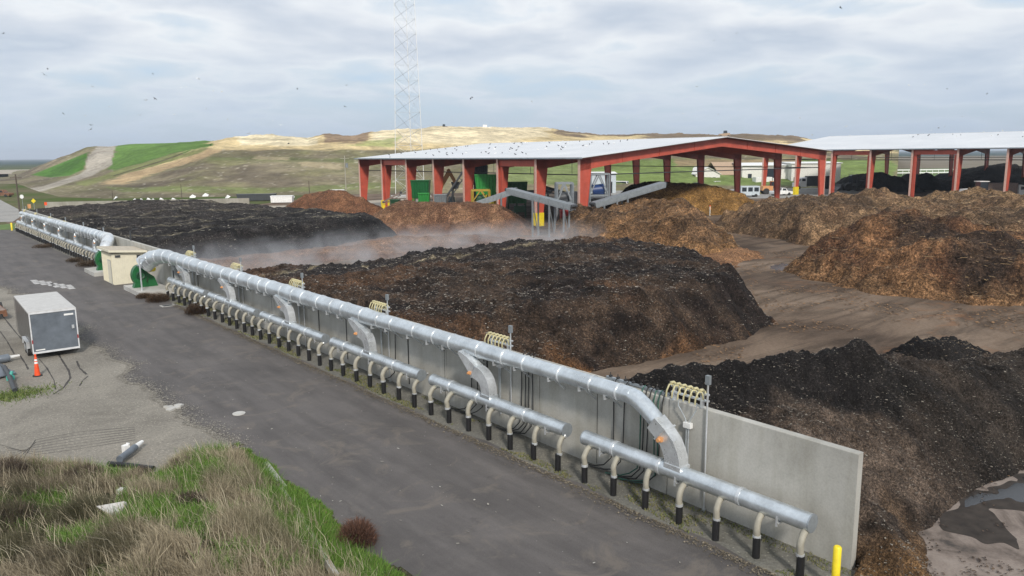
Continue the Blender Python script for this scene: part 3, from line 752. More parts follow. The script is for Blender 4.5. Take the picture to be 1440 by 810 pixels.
for k, yy in enumerate((88.27, 97.55, 107.4, 116.8, 127.0, 136.5)): dup(rk, (18.9, yy, -.5), label=flab[k])
# horizontal valve bar near the last bend
vb = thing('valve_bar', 'low dark valve bar with upright nozzles on the wall top behind the duct bend', 'valve bar', (19.07, 15.0, 3.27))
q = MB(); q.beam((19.07, 14.9, 3.36), (19.07, 17.6, 3.36), .09, .07)
for k in range(4): q.b2((19.03, 15.2+k*.7, 3.27), (19.11, 15.26+k*.7, 3.36))
q.build('bar', M['galv_d'], vb)
for k in range(8):
    q = MB(); q.tube([(19.07, 15.05+k*.34, 3.36), (19.07, 15.05+k*.34, 3.56)], .015, 6); q.b2((19.02, 15.0+k*.34, 3.40), (19.12, 15.08+k*.34, 3.46)); q.build('nozzle', M['rubber'], vb)
# hanging cables
def cables(y0, n, label, mat, mats=None, spread=.8):
    root = thing('cable_bundle', label, 'cables', (18.9, y0, 0))
    r2 = random.Random(int(y0*10))
    for k in range(n):
        yy = y0+spread*k/max(1, n-1); q = MB(); dz = r2.uniform(-.1, .15); dy = r2.uniform(-.12, .12)
        q.tube([(19.1, yy, 3.42), (18.98, yy, 3.36), (18.88, yy, 3.1), (18.87, yy+dy*.6, 2.2), (18.86, yy+dy, 1.2), (18.80, yy+dy+.05, .6), (18.70, yy+dy+.3, .30+dz*.5), (18.66, yy+dy+.7+abs(dy), .14+abs(dz)*.2), (18.6, yy+dy+1.3, .09)], .022, 6)
        q.build('cable', (mats or [mat])[k % len(mats or [mat])], root)
    return root
M['gcable'] = simple('green_cable', (.02, .10, .07), .5)
cables(15.0, 6, 'black and green cables hanging down the wall behind the lowered duct bend', None, [M['rubber'], M['gcable'], M['gcable'], M['rubber']], .9)
cables(16.6, 2, 'pair of black cables on the wall left of the green cables', M['rubber'], spread=.5)
cables(21.3, 4, 'four black cables hanging on the wall by the second branch elbow', M['rubber'], spread=.6)
cables(24.3, 3, 'black cables on the wall left of the second branch elbow', M['rubber'], spread=.9)
cables(31.2, 1, 'single thin dark cable on the wall by the third branch elbow', M['rubber'])

# ------------------------------------------------------------------ fans, pads, shed
def pad(label, lo, hi, h):
    q = MB(); q.b2((lo[0], lo[1], 0), (hi[0], hi[1], h)); return tag(q.build('concrete_pad', M['conc_l']), label, 'concrete pad', 'concrete fan pads')
pad('near pale concrete pad carrying the green fan right of the shed', (16.1, 65.4), (18.7, 70.2), .36)
pad('far pale concrete pad left of the shed', (15.9, 79.9), (18.3, 84), .38)
def fan(label, x, y, z0):
    root = thing('blower_fan', label, 'fan', (x, y, z0), 0, 'green blower fans')
    q = MB(); pr = []
    for i in range(28):
        a = -pi/2+i/28*2*pi; r = .78+.26*(i/28); pr.append((r*cos(a)*.66, r*sin(a)*.92))
    q.extr([(p[0], -.32, 1.02+p[1]) for p in pr], (0, .66, 0)); q.build('scroll_housing', M['green'], root, True)
    q = MB(); 
    for r0, r1, ya, yb in ((.38, .30, -.33, -.46), (.30, .2, -.46, -.38)):
        q.tube([(0, ya, 1.02), (0, yb, 1.02)], [r0, r1], 20, caps=False)
    q.tube([(0, -.37, 1.02), (0, -.36, 1.02)], .21, 16); q.build('inlet_cone', M['green_d'], root, True)
    q = MB()
    for k in range(8):
        a = k*pi/4+.2; q.beam((.42*cos(a), -.34, 1.02+.42*sin(a)), (.56*cos(a), -.34, 1.02+.7*sin(a)), .04, .04)
    q.extr([(-.6, -.3, 0), (.6, -.3, 0), (.35, -.3, .75), (-.35, -.3, .75)], (0, .6, 0)); q.build('stand_plate', M['green'], root, True)
    q = MB(); q.extr([(.5, -.3, 0), (1.3, -.3, 0), (1.05, -.3, .8), (.6, -.3, 1.15)], (0, .7, 0)); q.build('motor_base', M['green'], root, True)
    q = MB(); q.tube([(.75, .05, 1.4), (1.2, .05, 1.4)], .22, 16); q.tube([(1.2, .05, 1.4), (1.28, .05, 1.4)], .16, 16); q.build('motor', M['yellow'], root, True)
    return root
f1 = fan('near green scroll blower fan on a concrete pad right of the shed', 17.0, 68.4, .36)
dup(f1, (17.1, 81.6, .38), label='far green blower fan half hidden behind the cream shed')
cb_ = thing('electrical_cabinet', 'tall grey electrical cabinet on the wall beside the near green fan', 'cabinet', (18.75, 64.6, .0))
q = MB(); q.b2((18.6, 64.3, .5), (18.93, 65.1, 2.3)); q.build('cabinet_body', M['cabgrey'], cb_)
q = MB(); q.b2((18.56, 64.45, 1.3), (18.598, 64.75, 2.0)); q.build('dark_panel', M['dkgrey'], cb_)
q = MB(); q.b2((18.65, 64.4, 0), (18.75, 64.5, .5)); q.b2((18.65, 64.9, 0), (18.75, 65.0, .5)); q.build('leg', M['galv'], cb_)
sh = thing('equipment_shed', 'small cream ribbed metal shed between the two green fans', 'shed', (17.4, 75.1, 0))
q = MB(); q.b2((16.1, 73.3, 0), (18.72, 77.1, 2.75))
for k in range(17): q.b2((16.1+.03+k*.155, 73.28, .05), (16.1+.07+k*.155, 73.3, 2.75))
for k in range(24): q.b2((16.08, 73.35+k*.155, .05), (16.1, 73.40+k*.155, 2.75))
q.build('wall', M['cream'], sh)
q = MB(); q.loft([[(15.85, 73.0, 2.98), (18.9, 73.0, 2.72), (18.9, 73.0, 2.86), (15.85, 73.0, 3.12)], [(15.85, 77.4, 2.98), (18.9, 77.4, 2.72), (18.9, 77.4, 2.86), (15.85, 77.4, 3.12)]]); q.build('roof', M['cream_roof'], sh)
q = MB(); q.beam((15.84, 72.98, 3.02), (18.92, 72.98, 2.77), .04, .18); q.b2((15.82, 72.98, 2.93), (15.86, 77.4, 3.12)); q.build('fascia', M['cream'], sh)
q = MB(); q.b2((16.05, 73.75, .05), (16.078, 74.65, 2.1)); dd = q.build('door', M['cream'], sh)
q = MB(); q.b2((16.03, 73.7, 0), (16.052, 73.76, 2.16)); q.b2((16.03, 74.64, 0), (16.052, 74.7, 2.16)); q.b2((16.03, 73.76, 2.1), (16.052, 74.64, 2.16)); q.build('door_frame', M['cabgrey'], dd)
q = MB(); q.b2((16.35, 73.2, 2.42), (16.75, 73.278, 2.6)); q.build('vent', M['dkgrey'], sh)
q = MB(); q.b2((18.1, 73.22, 2.2), (18.4, 73.278, 2.5)); q.build('light_fixture', M['dkgrey'], sh)
q = MB(); q.tube([(19.05, 78.6, 3.2), (19.05, 78.6, 4.2)], .07, 8); q.tube([(19.05, 78.6, 4.15), (19.25, 78.4, 4.35), (19.6, 78.0, 4.4)], .04, 8); tag(q.build('wall_pipe', M['dkgrey']), 'short dark upright pipe on the wall top just behind the shed', 'pipe')

def bollard(label, x, y, h, r=.085):
    root = thing('bollard', label, 'bollard', (x, y, 0))
    q = MB(); q.tube([(x, y, -.05), (x, y, h-.03), (x, y, h), ], [r, r, r*.7], 20); q.build('post', M['yellow'], root)
    q = MB(); q.tube([(x, y, 0), (x, y, .03)], r+.06, 20); q.build('footing', M['conc_l'], root)
p = at(1178, 768, 1.25); bollard('bright yellow steel bollard in front of the near wall end', p.x, p.y, 1.25, .1)
bollard('tiny yellow bollard at the far end of the wall', 17.4, 141.5, 1.2, .13)

# ================================================================== PILES
BLK = ((.012, .011, .011), (.032, .028, .026)); DK = ((.017, .012, .010), (.056, .037, .025))
def cB(X, Y, Z, d, c):
    # golden chips at the toe near the road, darker bluish back, pale band along the back
    n1 = fbm(X+30, Y, 3.5, 4)
    m = np.clip((1.7-d)/1.2+n1*3-.6, 0, 1)*np.clip((Z < 1.6)*1.0, 0, 1)*(np.exp(-((X-29.5)/4.5)**2)+.8*(X > 40))
    m = np.clip(m, 0, 1)[..., None]; c = c*(1-m)+np.array((.24, .115, .045))*m
    m = np.clip((Y-41)/10, 0, 1)[..., None]*.75; c = c*(1-m)+np.array((.020, .019, .020))*m
    s_ = np.abs(Y-(50.2-.10*(X-20)+fbm(X, X*0, 6, 3)*1.6)); m = (np.clip(1.3-s_/.30, 0, 1)*(X < 46)*.9)[..., None]; c = c*(1-m)+np.array((.24, .20, .13))*m
    m = np.clip((fbm(X-70, Y, 5, 4)-.12)*4, 0, 1)[..., None]*.6; c = c*(1-m)+np.array((.10, .055, .03))*m
    return c
pile('compost_windrow', 'large flat-topped dark brown compost pile with white flecks behind the near duct', 'compost pile',
     [(19.2, 26.9), (24, 26.6), (28.3, 26.3), (37.1, 25.2), (44.4, 26.4), (49, 30.5), (54, 36), (57.5, 42), (58, 49), (54, 54.5), (44, 56), (33, 56.5), (19.2, 56.5)],
     3.0, .95, .17, (3.5, .36), (.7, .26), DK, 'pile', kk_=.4, colfn=cB, nst=26000, st=(.11, .05), stc=((.36, .33, .28), (.09, .065, .05)), wallx=19.2, knobs=(1.6, .5))
def cA(X, Y, Z, d, c):
    for y0, w, sl, x1 in ((88.8, .35, .05, 52), (92.0, .5, .03, 50), (97.5, .5, -.03, 48), (106, .7, .03, 52), (118, .9, -.02, 54), (131, 1.2, .02, 56), (146, 1.5, 0, 56)):
        s_ = np.abs(Y-(y0+sl*(X-19)+fbm(X, X*0+y0, 7, 4)*2.4)); m = (np.clip(1.2-s_/w, 0, 1)*(X < x1)*np.clip(.62+fbm(X*1.3, Y, 6, 3)*1.6, 0, 1))[..., None]
        c = c*(1-m)+np.array((.19, .165, .115))*m
    m = np.clip((Y-100)/30, 0, 1)[..., None]*.55; c = c*(1-m)+np.array((.055, .045, .038))*m
    return c
pile('compost_windrow', 'long black steaming compost pile with pale stripes behind the far duct and shed', 'compost pile',
     [(19.2, 81), (30, 82.5), (42, 84), (52, 86), (56, 89.5), (57, 100), (56, 115), (56, 130), (54, 148), (42, 164), (28, 160), (21.5, 146), (19.2, 138.5)],
     2.9, .8, .33, (5, .6), (1.0, .25), BLK, 'pile_far', colfn=cA, nst=9000, st=(.3, .08), stc=((.35, .32, .26), (.06, .05, .04)), wallx=19.2, ridges=[([(19, 92), (35, 92.5), (52, 94)], .5, 2), ([(19, 105), (50, 107)], .5, 2.5), ([(19, 118), (52, 119)], .6, 3)])
pile('chip_bank', 'low rust brown steaming chip bank between the two black compost piles', 'chip pile',
     [(19.2, 72), (40, 73), (58, 70), (72, 66), (76, 70), (68, 77), (56, 87), (50, 88), (30, 84), (19.2, 83)], .9, .16, .4, (4, .4), (1.0, .2), ((.15, .085, .055), (.24, .14, .085)), 'chips', wallx=19.2, nst=0, wob=2.5)
def cD(X, Y, Z, d, c):
    yr = np.interp(X, [19, 22, 25, 27.5, 30, 34, 42], [16.6, 15.6, 14.2, 12.6, 11.8, 11.5, 11.0])
    m = (np.clip((Y-(yr-2.3)+fbm(X, Y, 2, 3)*1.3)/.6, 0, 1)*np.clip((31-X)/3, 0, 1))[..., None]; c = c*(1-m)+np.array((.012, .0105, .010))*m
    m = np.clip((Z-.2)*0+1.2-d/1.2+fbm(X+3, Y, 2, 3)*1.5, 0, 1)*np.clip((22.8-X)/1.5, 0, 1); m = m[..., None]; c = c*(1-m)+np.array((.13, .075, .035))*m
    m = (np.clip((X-25)/2.5, 0, 1)*np.clip((12.2-Y)/1.5+fbm(X, Y+8, 2.5, 3), 0, 1))[..., None]*.75; c = c*(1-m)+np.array((.016, .014, .012))*m
    return c
pile('compost_windrow', 'near dark compost pile with a black crumbly back ridge behind the wall end', 'compost pile',
     [(19.2, 7.3), (20.0, 6.8), (21.2, 7.2), (22.4, 8.3), (24, 8.35), (26.5, 8.2), (29.6, 7.8), (34, 6.8), (39, 6.2), (50, 5.5), (50, 10.5), (42, 13.0), (35, 15.0), (27, 19.4), (19.2, 20.3), (-20, 20.3), (-20, 9.3), (18.2, 9.3), (18.5, 7.9)],
     2.35, .80, .085, (1.3, .30), (.35, .17), ((.030, .022, .017), (.088, .065, .049)), 'pile_d', kk_=.7, cap=lambda X, Y: -np.clip((X-30)/14, 0, 1)*.15, ridges=[([(19, 16.7), (20.2, 16.2), (22, 15.5), (23.0, 14.9), (25, 14.2), (27.2, 12.9)], 1.25, 1.15), ([(27.2, 12.9), (30, 12.2)], .5, 1.3)],
     colfn=cD, nst=34000, st=(.055, .028), stc=((.30, .27, .22), (.05, .035, .026)), wob=.7, wallx=19.2, knobs=(.9, .28))
pile('compost_mound', 'small jet black mound behind the back ridge of the near pile', 'compost pile', [(34, 16.0), (36.5, 13.4), (40.5, 12.4), (44, 13.0), (44.5, 15.2), (41, 17.4), (36.5, 17.8)], 1.5, .75, .14, (1.6, .5), (.4, .18), ((.009, .008, .008), (.018, .016, .015)), 'pile_d', knobs=(1.0, .5), nst=2000, st=(.1, .03))
BR1 = ((.092, .046, .025), (.20, .104, .050))
def cF(X, Y, Z, d, c):
    m = np.clip((fbm(X+8, Y+31, 7, 5)-.0)*4, 0, 1)[..., None]*.8; c = c*(1-m)+np.array((.028, .022, .018))*m
    m = np.clip((2.2-d)/1.5, 0, 1)[..., None]*.6; c = c*(1-m)+np.array((.22, .125, .06))*m
    return c
pile('brush_pile', 'brown shredded brush pile with dark clumps, in front of the long lumpy one', 'mulch pile',
     [(64.5, 38.2), (61.5, 31.5), (59.3, 26.6), (60.3, 21), (63.2, 16.0), (68, 4), (76, -6), (96, -8), (94, 14), (86, 28), (76, 37), (69, 40.5)], 3.5, .62, .26, (3.5, 1.1), (.9, .45), BR1, 'brush', colfn=cF, nst=16000, st=(.4, .05), stc=((.42, .28, .14), (.10, .06, .035)), ridges=[([(70, 33), (73, 28)], 1.6, 3.2)], knobs=(2.4, 1.2), wob=2)
def cG(X, Y, Z, d, c):
    m = np.clip((fbm(X+8, Y-31, 8, 5)+.02)*4+2*np.exp(-((X-93)/6)**2-((Y-61)/6)**2), 0, 1)[..., None]*.55; c = c*(1-m)+np.array((.06, .042, .028))*m
    m = np.clip((X-108)/15+fbm(X, Y, 9, 4), 0, 1)[..., None]*.5; c = c*(1-m)+np.array((.22, .14, .07))*m
    return c
pile('brush_pile', 'long lumpy brown brush pile below the columns of the right shed', 'mulch pile',
     [(94, 65.5), (89.5, 56.5), (84.5, 47), (84, 38), (88, 24), (94, 8), (104, -14), (150, -30), (165, 0), (150, 30), (130, 56), (112, 68), (100, 70)], 4.0, .75, .42, (5, 1.3), (1.3, .55), ((.122, .074, .042), (.22, .138, .076)), 'brush', cap=lambda X, Y: -np.clip((Y-38)/20, 0, 1)*.6, colfn=cG, nst=16000, st=(.55, .07), stc=((.45, .32, .17), (.12, .08, .045)), knobs=(2.6, 1.7), wob=3)
def cC(X, Y, Z, d, c):
    m = np.clip((fbm(X+8, Y-31, 6, 5)+.05)*3, 0, 1)[..., None]*.6; c = c*(1-m)+np.array((.055, .038, .026))*m
    m = np.clip((3-d)/2, 0, 1)[..., None]*.7; c = c*(1-m)+np.array((.24, .13, .055))*m
    return c
pile('brush_pile', 'rounded brown brush pile below the front corner of the red shed', 'mulch pile',
     [(60.5, 52), (66, 46.5), (75, 48.5), (83.5, 56), (89, 63), (90, 72), (84, 78), (78, 80), (72, 78), (66, 68)], 3.9, .72, .33, (3.5, .9), (1.0, .35), ((.12, .067, .033), (.23, .128, .062)), 'brush', colfn=cC, nst=9000, st=(.45, .06), stc=((.42, .28, .14), (.12, .07, .04)), knobs=(2.2, 1.6), wob=2)
pile('chip_pile', 'low orange chip apron beside the track between brush piles', 'chip pile', [(56, 38.5), (61, 40), (70, 44), (76, 47), (75, 51), (66, 50), (59, 47)], .7, .25, .3, (3, .3), (.6, .2), ((.18, .09, .045), (.28, .15, .075)), 'chips', wob=2)
pile('chip_pile', 'broad reddish brown chip pile below the front row of red columns', 'chip pile',
     [(56.5, 90), (60, 84), (66, 79.5), (70, 78), (73.5, 80.5), (76, 86), (73, 96), (64, 105), (56, 104), (53.5, 97)], 4.1, .72, .3, (4, .5), (1.0, .25), ((.14, .072, .042), (.23, .128, .072)), 'chips', nst=9000, st=(.3, .06), stc=((.34, .2, .1), (.14, .07, .04)))
pile('chip_pile', 'small conical reddish brown chip pile under the leftmost red columns', 'chip pile',
     [(60, 139), (65, 130), (71, 125), (75, 125), (78, 130), (75, 139), (69, 147), (62, 146)], 4.0, .72, .4, (4, .5), (1.0, .16), ((.12, .055, .03), (.17, .082, .042)), 'chips', ridges=[([(68, 135), (70, 134)], .8, 3)])
def cH(X, Y, Z, d, c):
    yy = (X-110)*.3+Y
    m = np.clip((yy-93)/4+fbm(X, Y, 5, 4)*1.5, 0, 1)[..., None]; c = c*(1-m)+np.array((.02, .016, .012))*m
    return c
pile('mulch_pile', 'golden mulch pile with a black top under the gable of the red shed', 'mulch pile',
     [(104, 96), (106, 89), (111, 84), (118, 78.5), (125, 77), (130, 80), (133, 92), (126, 106), (114, 110)], 4.9, .7, .4, (4, .7), (1.1, .3), ((.20, .11, .035), (.32, .18, .06)), 'chips', colfn=cH, nst=6000, st=(.5, .07), stc=((.5, .34, .15), (.2, .12, .05)), wob=1.5)
for lab, bx, H in (('black compost heap left inside the right shed', [(1200, 1292)], 6.0),): pass
def inner(label, px0, px1, by, depth, H, slope=.75, shape=None):
    a = at(px0, by); c_ = at(px1, by); f = Vector((FW[0], FW[1], 0))*depth
    pile('compost_heap', label, 'compost pile', [(a.x, a.y), (c_.x, c_.y), (c_.x+f.x, c_.y+f.y), (a.x+f.x, a.y+f.y)], H, slope, .6, (5, .7), (1.4, .3), ((.008, .007, .007), (.016, .014, .012)), 'pile_far', wob=2, nst=0)
inner('black compost heap just inside the left bays of the right shed', 1212, 1300, 270, 26, 5.0)
inner('black compost heap in the middle bays of the right shed', 1284, 1352, 268, 26, 5.0)
inner('tall black compost heap filling the right bays of the right shed', 1345, 1600, 268, 40, 8.6, .36)

# ================================================================== SHEDS (red frames)
ANG = radians(2)
def red_shed(name, label, org, nb, W, ze_l, ze_r, zr, bay=9.65, side=-1, guard=(), portal=(), far_cols=True, gable_only=False, rowlist=(0, 1)):
    """org = world corner of left row, frame 0; frames march along a (side=+1) or -a"""
    ax = Vector((sin(ANG), cos(ANG), 0))*side; bx = Vector((cos(ANG), -sin(ANG), 0))
    O = Vector((org[0], org[1], 0)); root = thing(name, label, 'open shed', O)
    def Pt(i, w, z): return O+ax*(bay*i)+bx*w+Vector((0, 0, z))
    n = nb+1
    for i in range(n):
        for r in rowlist:
            w0 = 0 if r == 0 else W; s_ = 1 if r == 0 else -1; ze = ze_l if r == 0 else ze_r
            q = MB(); t = .17
            d = ax*t
            poly = [Pt(i, w0+.05*s_, 0), Pt(i, w0+1.15*s_, 0), Pt(i, w0+2.25*s_, ze-1.5), Pt(i, w0+2.35*s_, ze-.1), Pt(i, w0+.05*s_, ze-.28)]
            q.extr([p-d*.5 for p in poly], d)
            cobj = q.build('column', M['red'], root)
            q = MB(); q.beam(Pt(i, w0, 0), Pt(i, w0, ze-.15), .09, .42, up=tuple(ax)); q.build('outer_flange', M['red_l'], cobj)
            q = MB(); q.beam(Pt(i, w0+1.18*s_, 0), Pt(i, w0+2.28*s_, ze-1.5), .34, .05, up=tuple(bx)); q.build('inner_flange', M['red'], cobj)
            if (r, i) in guard:
                q = MB(); q.box(Pt(i, w0+.6*s_, .95), (1.6, .7, 2.2), -ANG); q.build('bollard_guard', M['yellow'], cobj)
        # rafters
        for (wa, za, wb_, zb) in ((0.05, ze_l, W/2, zr), (W-.05, ze_r, W/2, zr)):
            q = MB(); d = ax*.17
            k = 6; top = []; bot = []
            for j in range(k+1):
                f = j/k; w = wa+(wb_-wa)*f; z = za+(zb-za)*f; dep = 1.75-.35*min(1, f/.3)
                top.append(Pt(i, w, z-.12)); bot.append(Pt(i, w, z-.12-dep))
            q.extr([p-d*.5 for p in top+bot[::-1]], d)
            ro = q.build('rafter', M['red'], root)
            if i == 0 and side == 1:
                q = MB()
                for f in (.27, .52, .78): 
                    w = wa+(wb_-wa)*f; z = za+(zb-za)*f; q.beam(Pt(i, w, z-.14)-ax*.12, Pt(i, w, z-1.5)-ax*.12, .09, .06, up=tuple(ax))
                q.build('splice_plate', M['red'], ro)
    # eave portal beams
    for r, i in portal:
        w0 = .35 if r == 0 else W-.35; ze = ze_l if r == 0 else ze_r
        q = MB(); q.beam(Pt(i, w0, ze-.85), Pt(i+1, w0, ze-.85), .12, .95); 
        for k, e in ((i, 1), (i+1, -1)): q.extr([Pt(k+e*.02, w0, 0), Pt(k+e*.085, w0, 0), Pt(k+e*.085, w0, ze-1.4), Pt(k+e*.02, w0, ze-1.4)], bx*.3)
        q.build('portal_beam', M['red'], root)
    # roof sheets
    e0 = -.12; e1 = nb+.12; oh = .5
    for nm, wa, za, wb_, zb in (('roof_slope', -oh, ze_l-oh*.08, W/2, zr), ('roof_slope', W+oh, ze_r-oh*.08, W/2, zr)):
        q = MB(); a_, b_, c_, d_ = Pt(e0, wa, za), Pt(e1, wa, za), Pt(e1, wb_, zb), Pt(e0, wb_, zb); up = Vector((0, 0, .07))
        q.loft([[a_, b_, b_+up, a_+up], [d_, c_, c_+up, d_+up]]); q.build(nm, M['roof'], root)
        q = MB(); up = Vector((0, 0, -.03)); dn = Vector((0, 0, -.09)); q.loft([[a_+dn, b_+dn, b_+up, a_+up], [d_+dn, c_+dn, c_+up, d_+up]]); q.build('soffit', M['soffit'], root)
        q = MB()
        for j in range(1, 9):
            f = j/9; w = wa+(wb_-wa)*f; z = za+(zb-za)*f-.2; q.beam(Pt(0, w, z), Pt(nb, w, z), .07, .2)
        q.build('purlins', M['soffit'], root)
        q = MB(); q.beam(a_+Vector((0, 0, -.02)), b_+Vector((0, 0, -.02)), .12, .22); q.build('gutter', M['galv_d'], root)
    q = MB(); q.beam(Pt(e0, W/2, zr+.07), Pt(e1, W/2, zr+.07), .5, .08); q.build('ridge_cap', M['roof'], root)
    # sprinkler mains hung under the roof
    q = MB(); zz = ze_l-2.5
    for w in (2.2, W-2.2): q.tube([Pt(0, w, zz), Pt(nb, w, zz)], .09, 6)
    q.tube([Pt(.1, 1, zz), Pt(.1, W-1, zz)], .09, 6)
    for i in range(n): q.tube([Pt(i+.4, 2.2, zz), Pt(i+.4, 2.2, ze_l-.3)], .035, 5)
    q.build('sprinkler_pipe', M['dkgrey'], root)
    return root, Pt
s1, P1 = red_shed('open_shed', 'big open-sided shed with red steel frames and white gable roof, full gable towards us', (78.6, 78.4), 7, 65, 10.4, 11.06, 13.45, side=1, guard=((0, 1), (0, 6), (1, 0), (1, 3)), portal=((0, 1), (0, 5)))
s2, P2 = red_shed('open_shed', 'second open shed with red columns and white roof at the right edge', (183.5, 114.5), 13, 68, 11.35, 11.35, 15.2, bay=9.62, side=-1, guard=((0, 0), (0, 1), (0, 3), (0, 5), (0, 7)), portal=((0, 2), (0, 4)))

# ------------------------------------------------------------------ lattice tower
tb = at(578, 277); TB = Vector((tb.x, tb.y, 0))
tw = thing('lattice_tower', 'tall slender white lattice radio tower rising behind the red shed', 'tower', TB)
def leg(i, z): 
    w = 4.5*(1-z/ 150.0)*.98; a = [radians(212), radians(332), radians(92)][i]-YAW
    return TB+Vector((w*cos(a), w*sin(a), z))
for i in range(3):
    q = MB(); q.tube([leg(i, 0), leg(i, 95)], [.08, .045], 8); q.build('leg', M['white'], tw)
q = MB(); q2 = MB(); z = 0; k = 0
while z < 94:
    h = 4.6*(1-z/200)
    for i in range(3):
        j = (i+1) % 3; q.tube([leg(i, z), leg(j, z)], .02, 5); (q2 if k % 1 == 0 and i == 0 else q).tube([leg(i, z), leg(j, z+h)], .04, 5); q.tube([leg(j, z), leg(i, z+h)], .02, 5)
    z += h; k += 1
q.build('bracing', M['galv_b'], tw); q2.build('diagonal_brace', M['galv_d'], tw)
q = MB(); q.prism([(TB.x+6*cos(a), TB.y+6*sin(a)) for a in [k*pi/3 for k in range(6)]], 0, .4); q.build('footing', M['conc_l'], tw)
# ================================================================== MACHINERY under the shed
def conveyor(label, p, q_, w=1.4, legs=(), mat='grey', depth=.5, name='conveyor'):
    p, q_ = Vector(p), Vector(q_); root = thing(name, label, 'conveyor', (p.x, p.y, 0))
    t = (q_-p).normalized(); s_ = t.cross(Vector((0, 0, 1))).normalized()
    b = MB()
    for e in (-1, 1):
        b.beam(p+s_*e*w/2, q_+s_*e*w/2, .12, .22); b.beam(p+s_*e*w/2-Vector((0, 0, depth)), q_+s_*e*w/2-Vector((0, 0, depth)), .1, .1)
        L_ = (q_-p).length; n = int(L_/1.2) if mat != 'grey' else 0
        if n == 0: b.beam(p+s_*e*w/2-Vector((0, 0, .1)), q_+s_*e*w/2-Vector((0, 0, .1)), .1, .62)
        for i in range(n): 
            a = p+(q_-p)*(i/n); c = p+(q_-p)*((i+1)/n); b.beam(a+s_*e*w/2, c+s_*e*w/2-Vector((0, 0, depth)), .06)
    b.build('side_truss', M[mat], root)
    b = MB(); b.beam(p+Vector((0, 0, .05)), q_+Vector((0, 0, .05)), w*.9, .08); b.build('belt', M['rubber'] if mat != 'galv_b' else M['galv_d'], root)
    for e_ in (p, q_): b = MB(); b.tube([e_-s_*w/2, e_+s_*w/2], .25, 10); b.build('end_roller', M['dkgrey'], root)
    b = MB(); b.beam(p+Vector((0, 0, .22)), q_+Vector((0, 0, .22)), w*1.02, .04, ); 
    b.build('cover', M[mat], root)
    for f in legs:
        b = MB(); c = p+(q_-p)*f
        for e in (-1, 1): b.beam(c+s_*e*w/2, Vector((c.x, c.y, 0))+s_*e*w/2, .18)
        b.beam(c+s_*w/2-Vector((0, 0, depth)), Vector((c.x, c.y, 0))-s_*w/2, .1)
        b.build('leg', M[mat], root)
    return root
conveyor('sloping grey conveyor with long legs descending right between the two brown piles', atD(716, 266.5, 106), atD(806, 290, 101), 1.6, (.42, .68, .9), 'grey')
conveyor('grey conveyor rising from behind the broad chip pile', atD(655, 291, 112), atD(726, 266, 112), 1.8, (.3, .7), 'grey')
conveyor('grey conveyor rising right from the shed corner to the golden mulch pile', atD(834, 287, 104), atD(932, 258, 108), 1.5, (.12, .3, .45), 'grey')
conveyor('steep dark trussed conveyor between red columns under the shed', atD(623, 284, 135), atD(650, 243, 135), 2.0, (.5,), 'dkgrey', 1.2)
conveyor('small conveyor with a brown belt at the left bays of the shed', atD(540, 284, 150), atD(563, 271, 150), 1.4, (.4,), 'wood')
def frame_tower(label, px0, px1, ytop, ybase, D, mat='grey', inner_box=None):
    a = atD(px0, ybase, D); c = atD(px1, ybase, D); top = atD(px0, ytop, D).z; w = c-a; w.z = 0; W_ = w.length; u = w.normalized(); v = Vector((-u.y, u.x, 0))*2.4
    root = thing('steel_platform', label, 'steel frame', (a.x, a.y, 0)); b = MB(); A = Vector((a.x, a.y, 0))
    for k in (0, 1):
        for p in (A+v*k, A+u*W_+v*k): b.beam(p, p+Vector((0, 0, top)), .28)
        for z in (top, top*.62): b.beam(A+v*k+Vector((0, 0, z)), A+u*W_+v*k+Vector((0, 0, z)), .25)
        b.beam(A+v*k+Vector((0, 0, top*.62)), A+u*W_/2+v*k+Vector((0, 0, top)), .16); b.beam(A+u*W_+v*k+Vector((0, 0, top*.62)), A+u*W_/2+v*k+Vector((0, 0, top)), .16)
        b.beam(A+v*k, A+u*W_+v*k+Vector((0, 0, top*.62)), .16)
    for p in (A, A+u*W_): b.beam(p+Vector((0, 0, top)), p+v+Vector((0, 0, top)), .25)
    b.build('frame', M[mat], root)
    b = MB(); c0 = A+u*W_*.5+v*.5; b.box((c0.x, c0.y, top*.62), (W_*.9, 2.2, .12), atan2(u.y, u.x)); b.build('deck', M[mat], root)
    if inner_box:
        b = MB(); zc = top*.64; b.tube([c0+Vector((0, 0, zc+.5))-u*W_*.3, c0+Vector((0, 0, zc+.7))+u*W_*.3], top*.10, 12); b.box((c0.x, c0.y, zc+.3), (W_*.5, 1.2, .5), atan2(u.y, u.x)); b.build('motor', M[inner_box], root)
        b = MB(); b.loft([[c0+Vector((x, y, top*.55)) for x, y in ((-1, -1), (1, -1), (1, 1), (-1, 1))], [c0+Vector((x*.4, y*.4, top*.2)) for x, y in ((-1, -1), (1, -1), (1, 1), (-1, 1))]]); b.build('hopper', M['dkgrey'], root)
    return root
frame_tower('grey steel screening tower just right of the conveyor legs', 783, 805, 258, 297, 106, 'grey', 'dkgrey')
frame_tower('grey steel portal with a blue motor right of the shed corner column', 829, 856, 245, 291, 112, 'grey', 'blue')
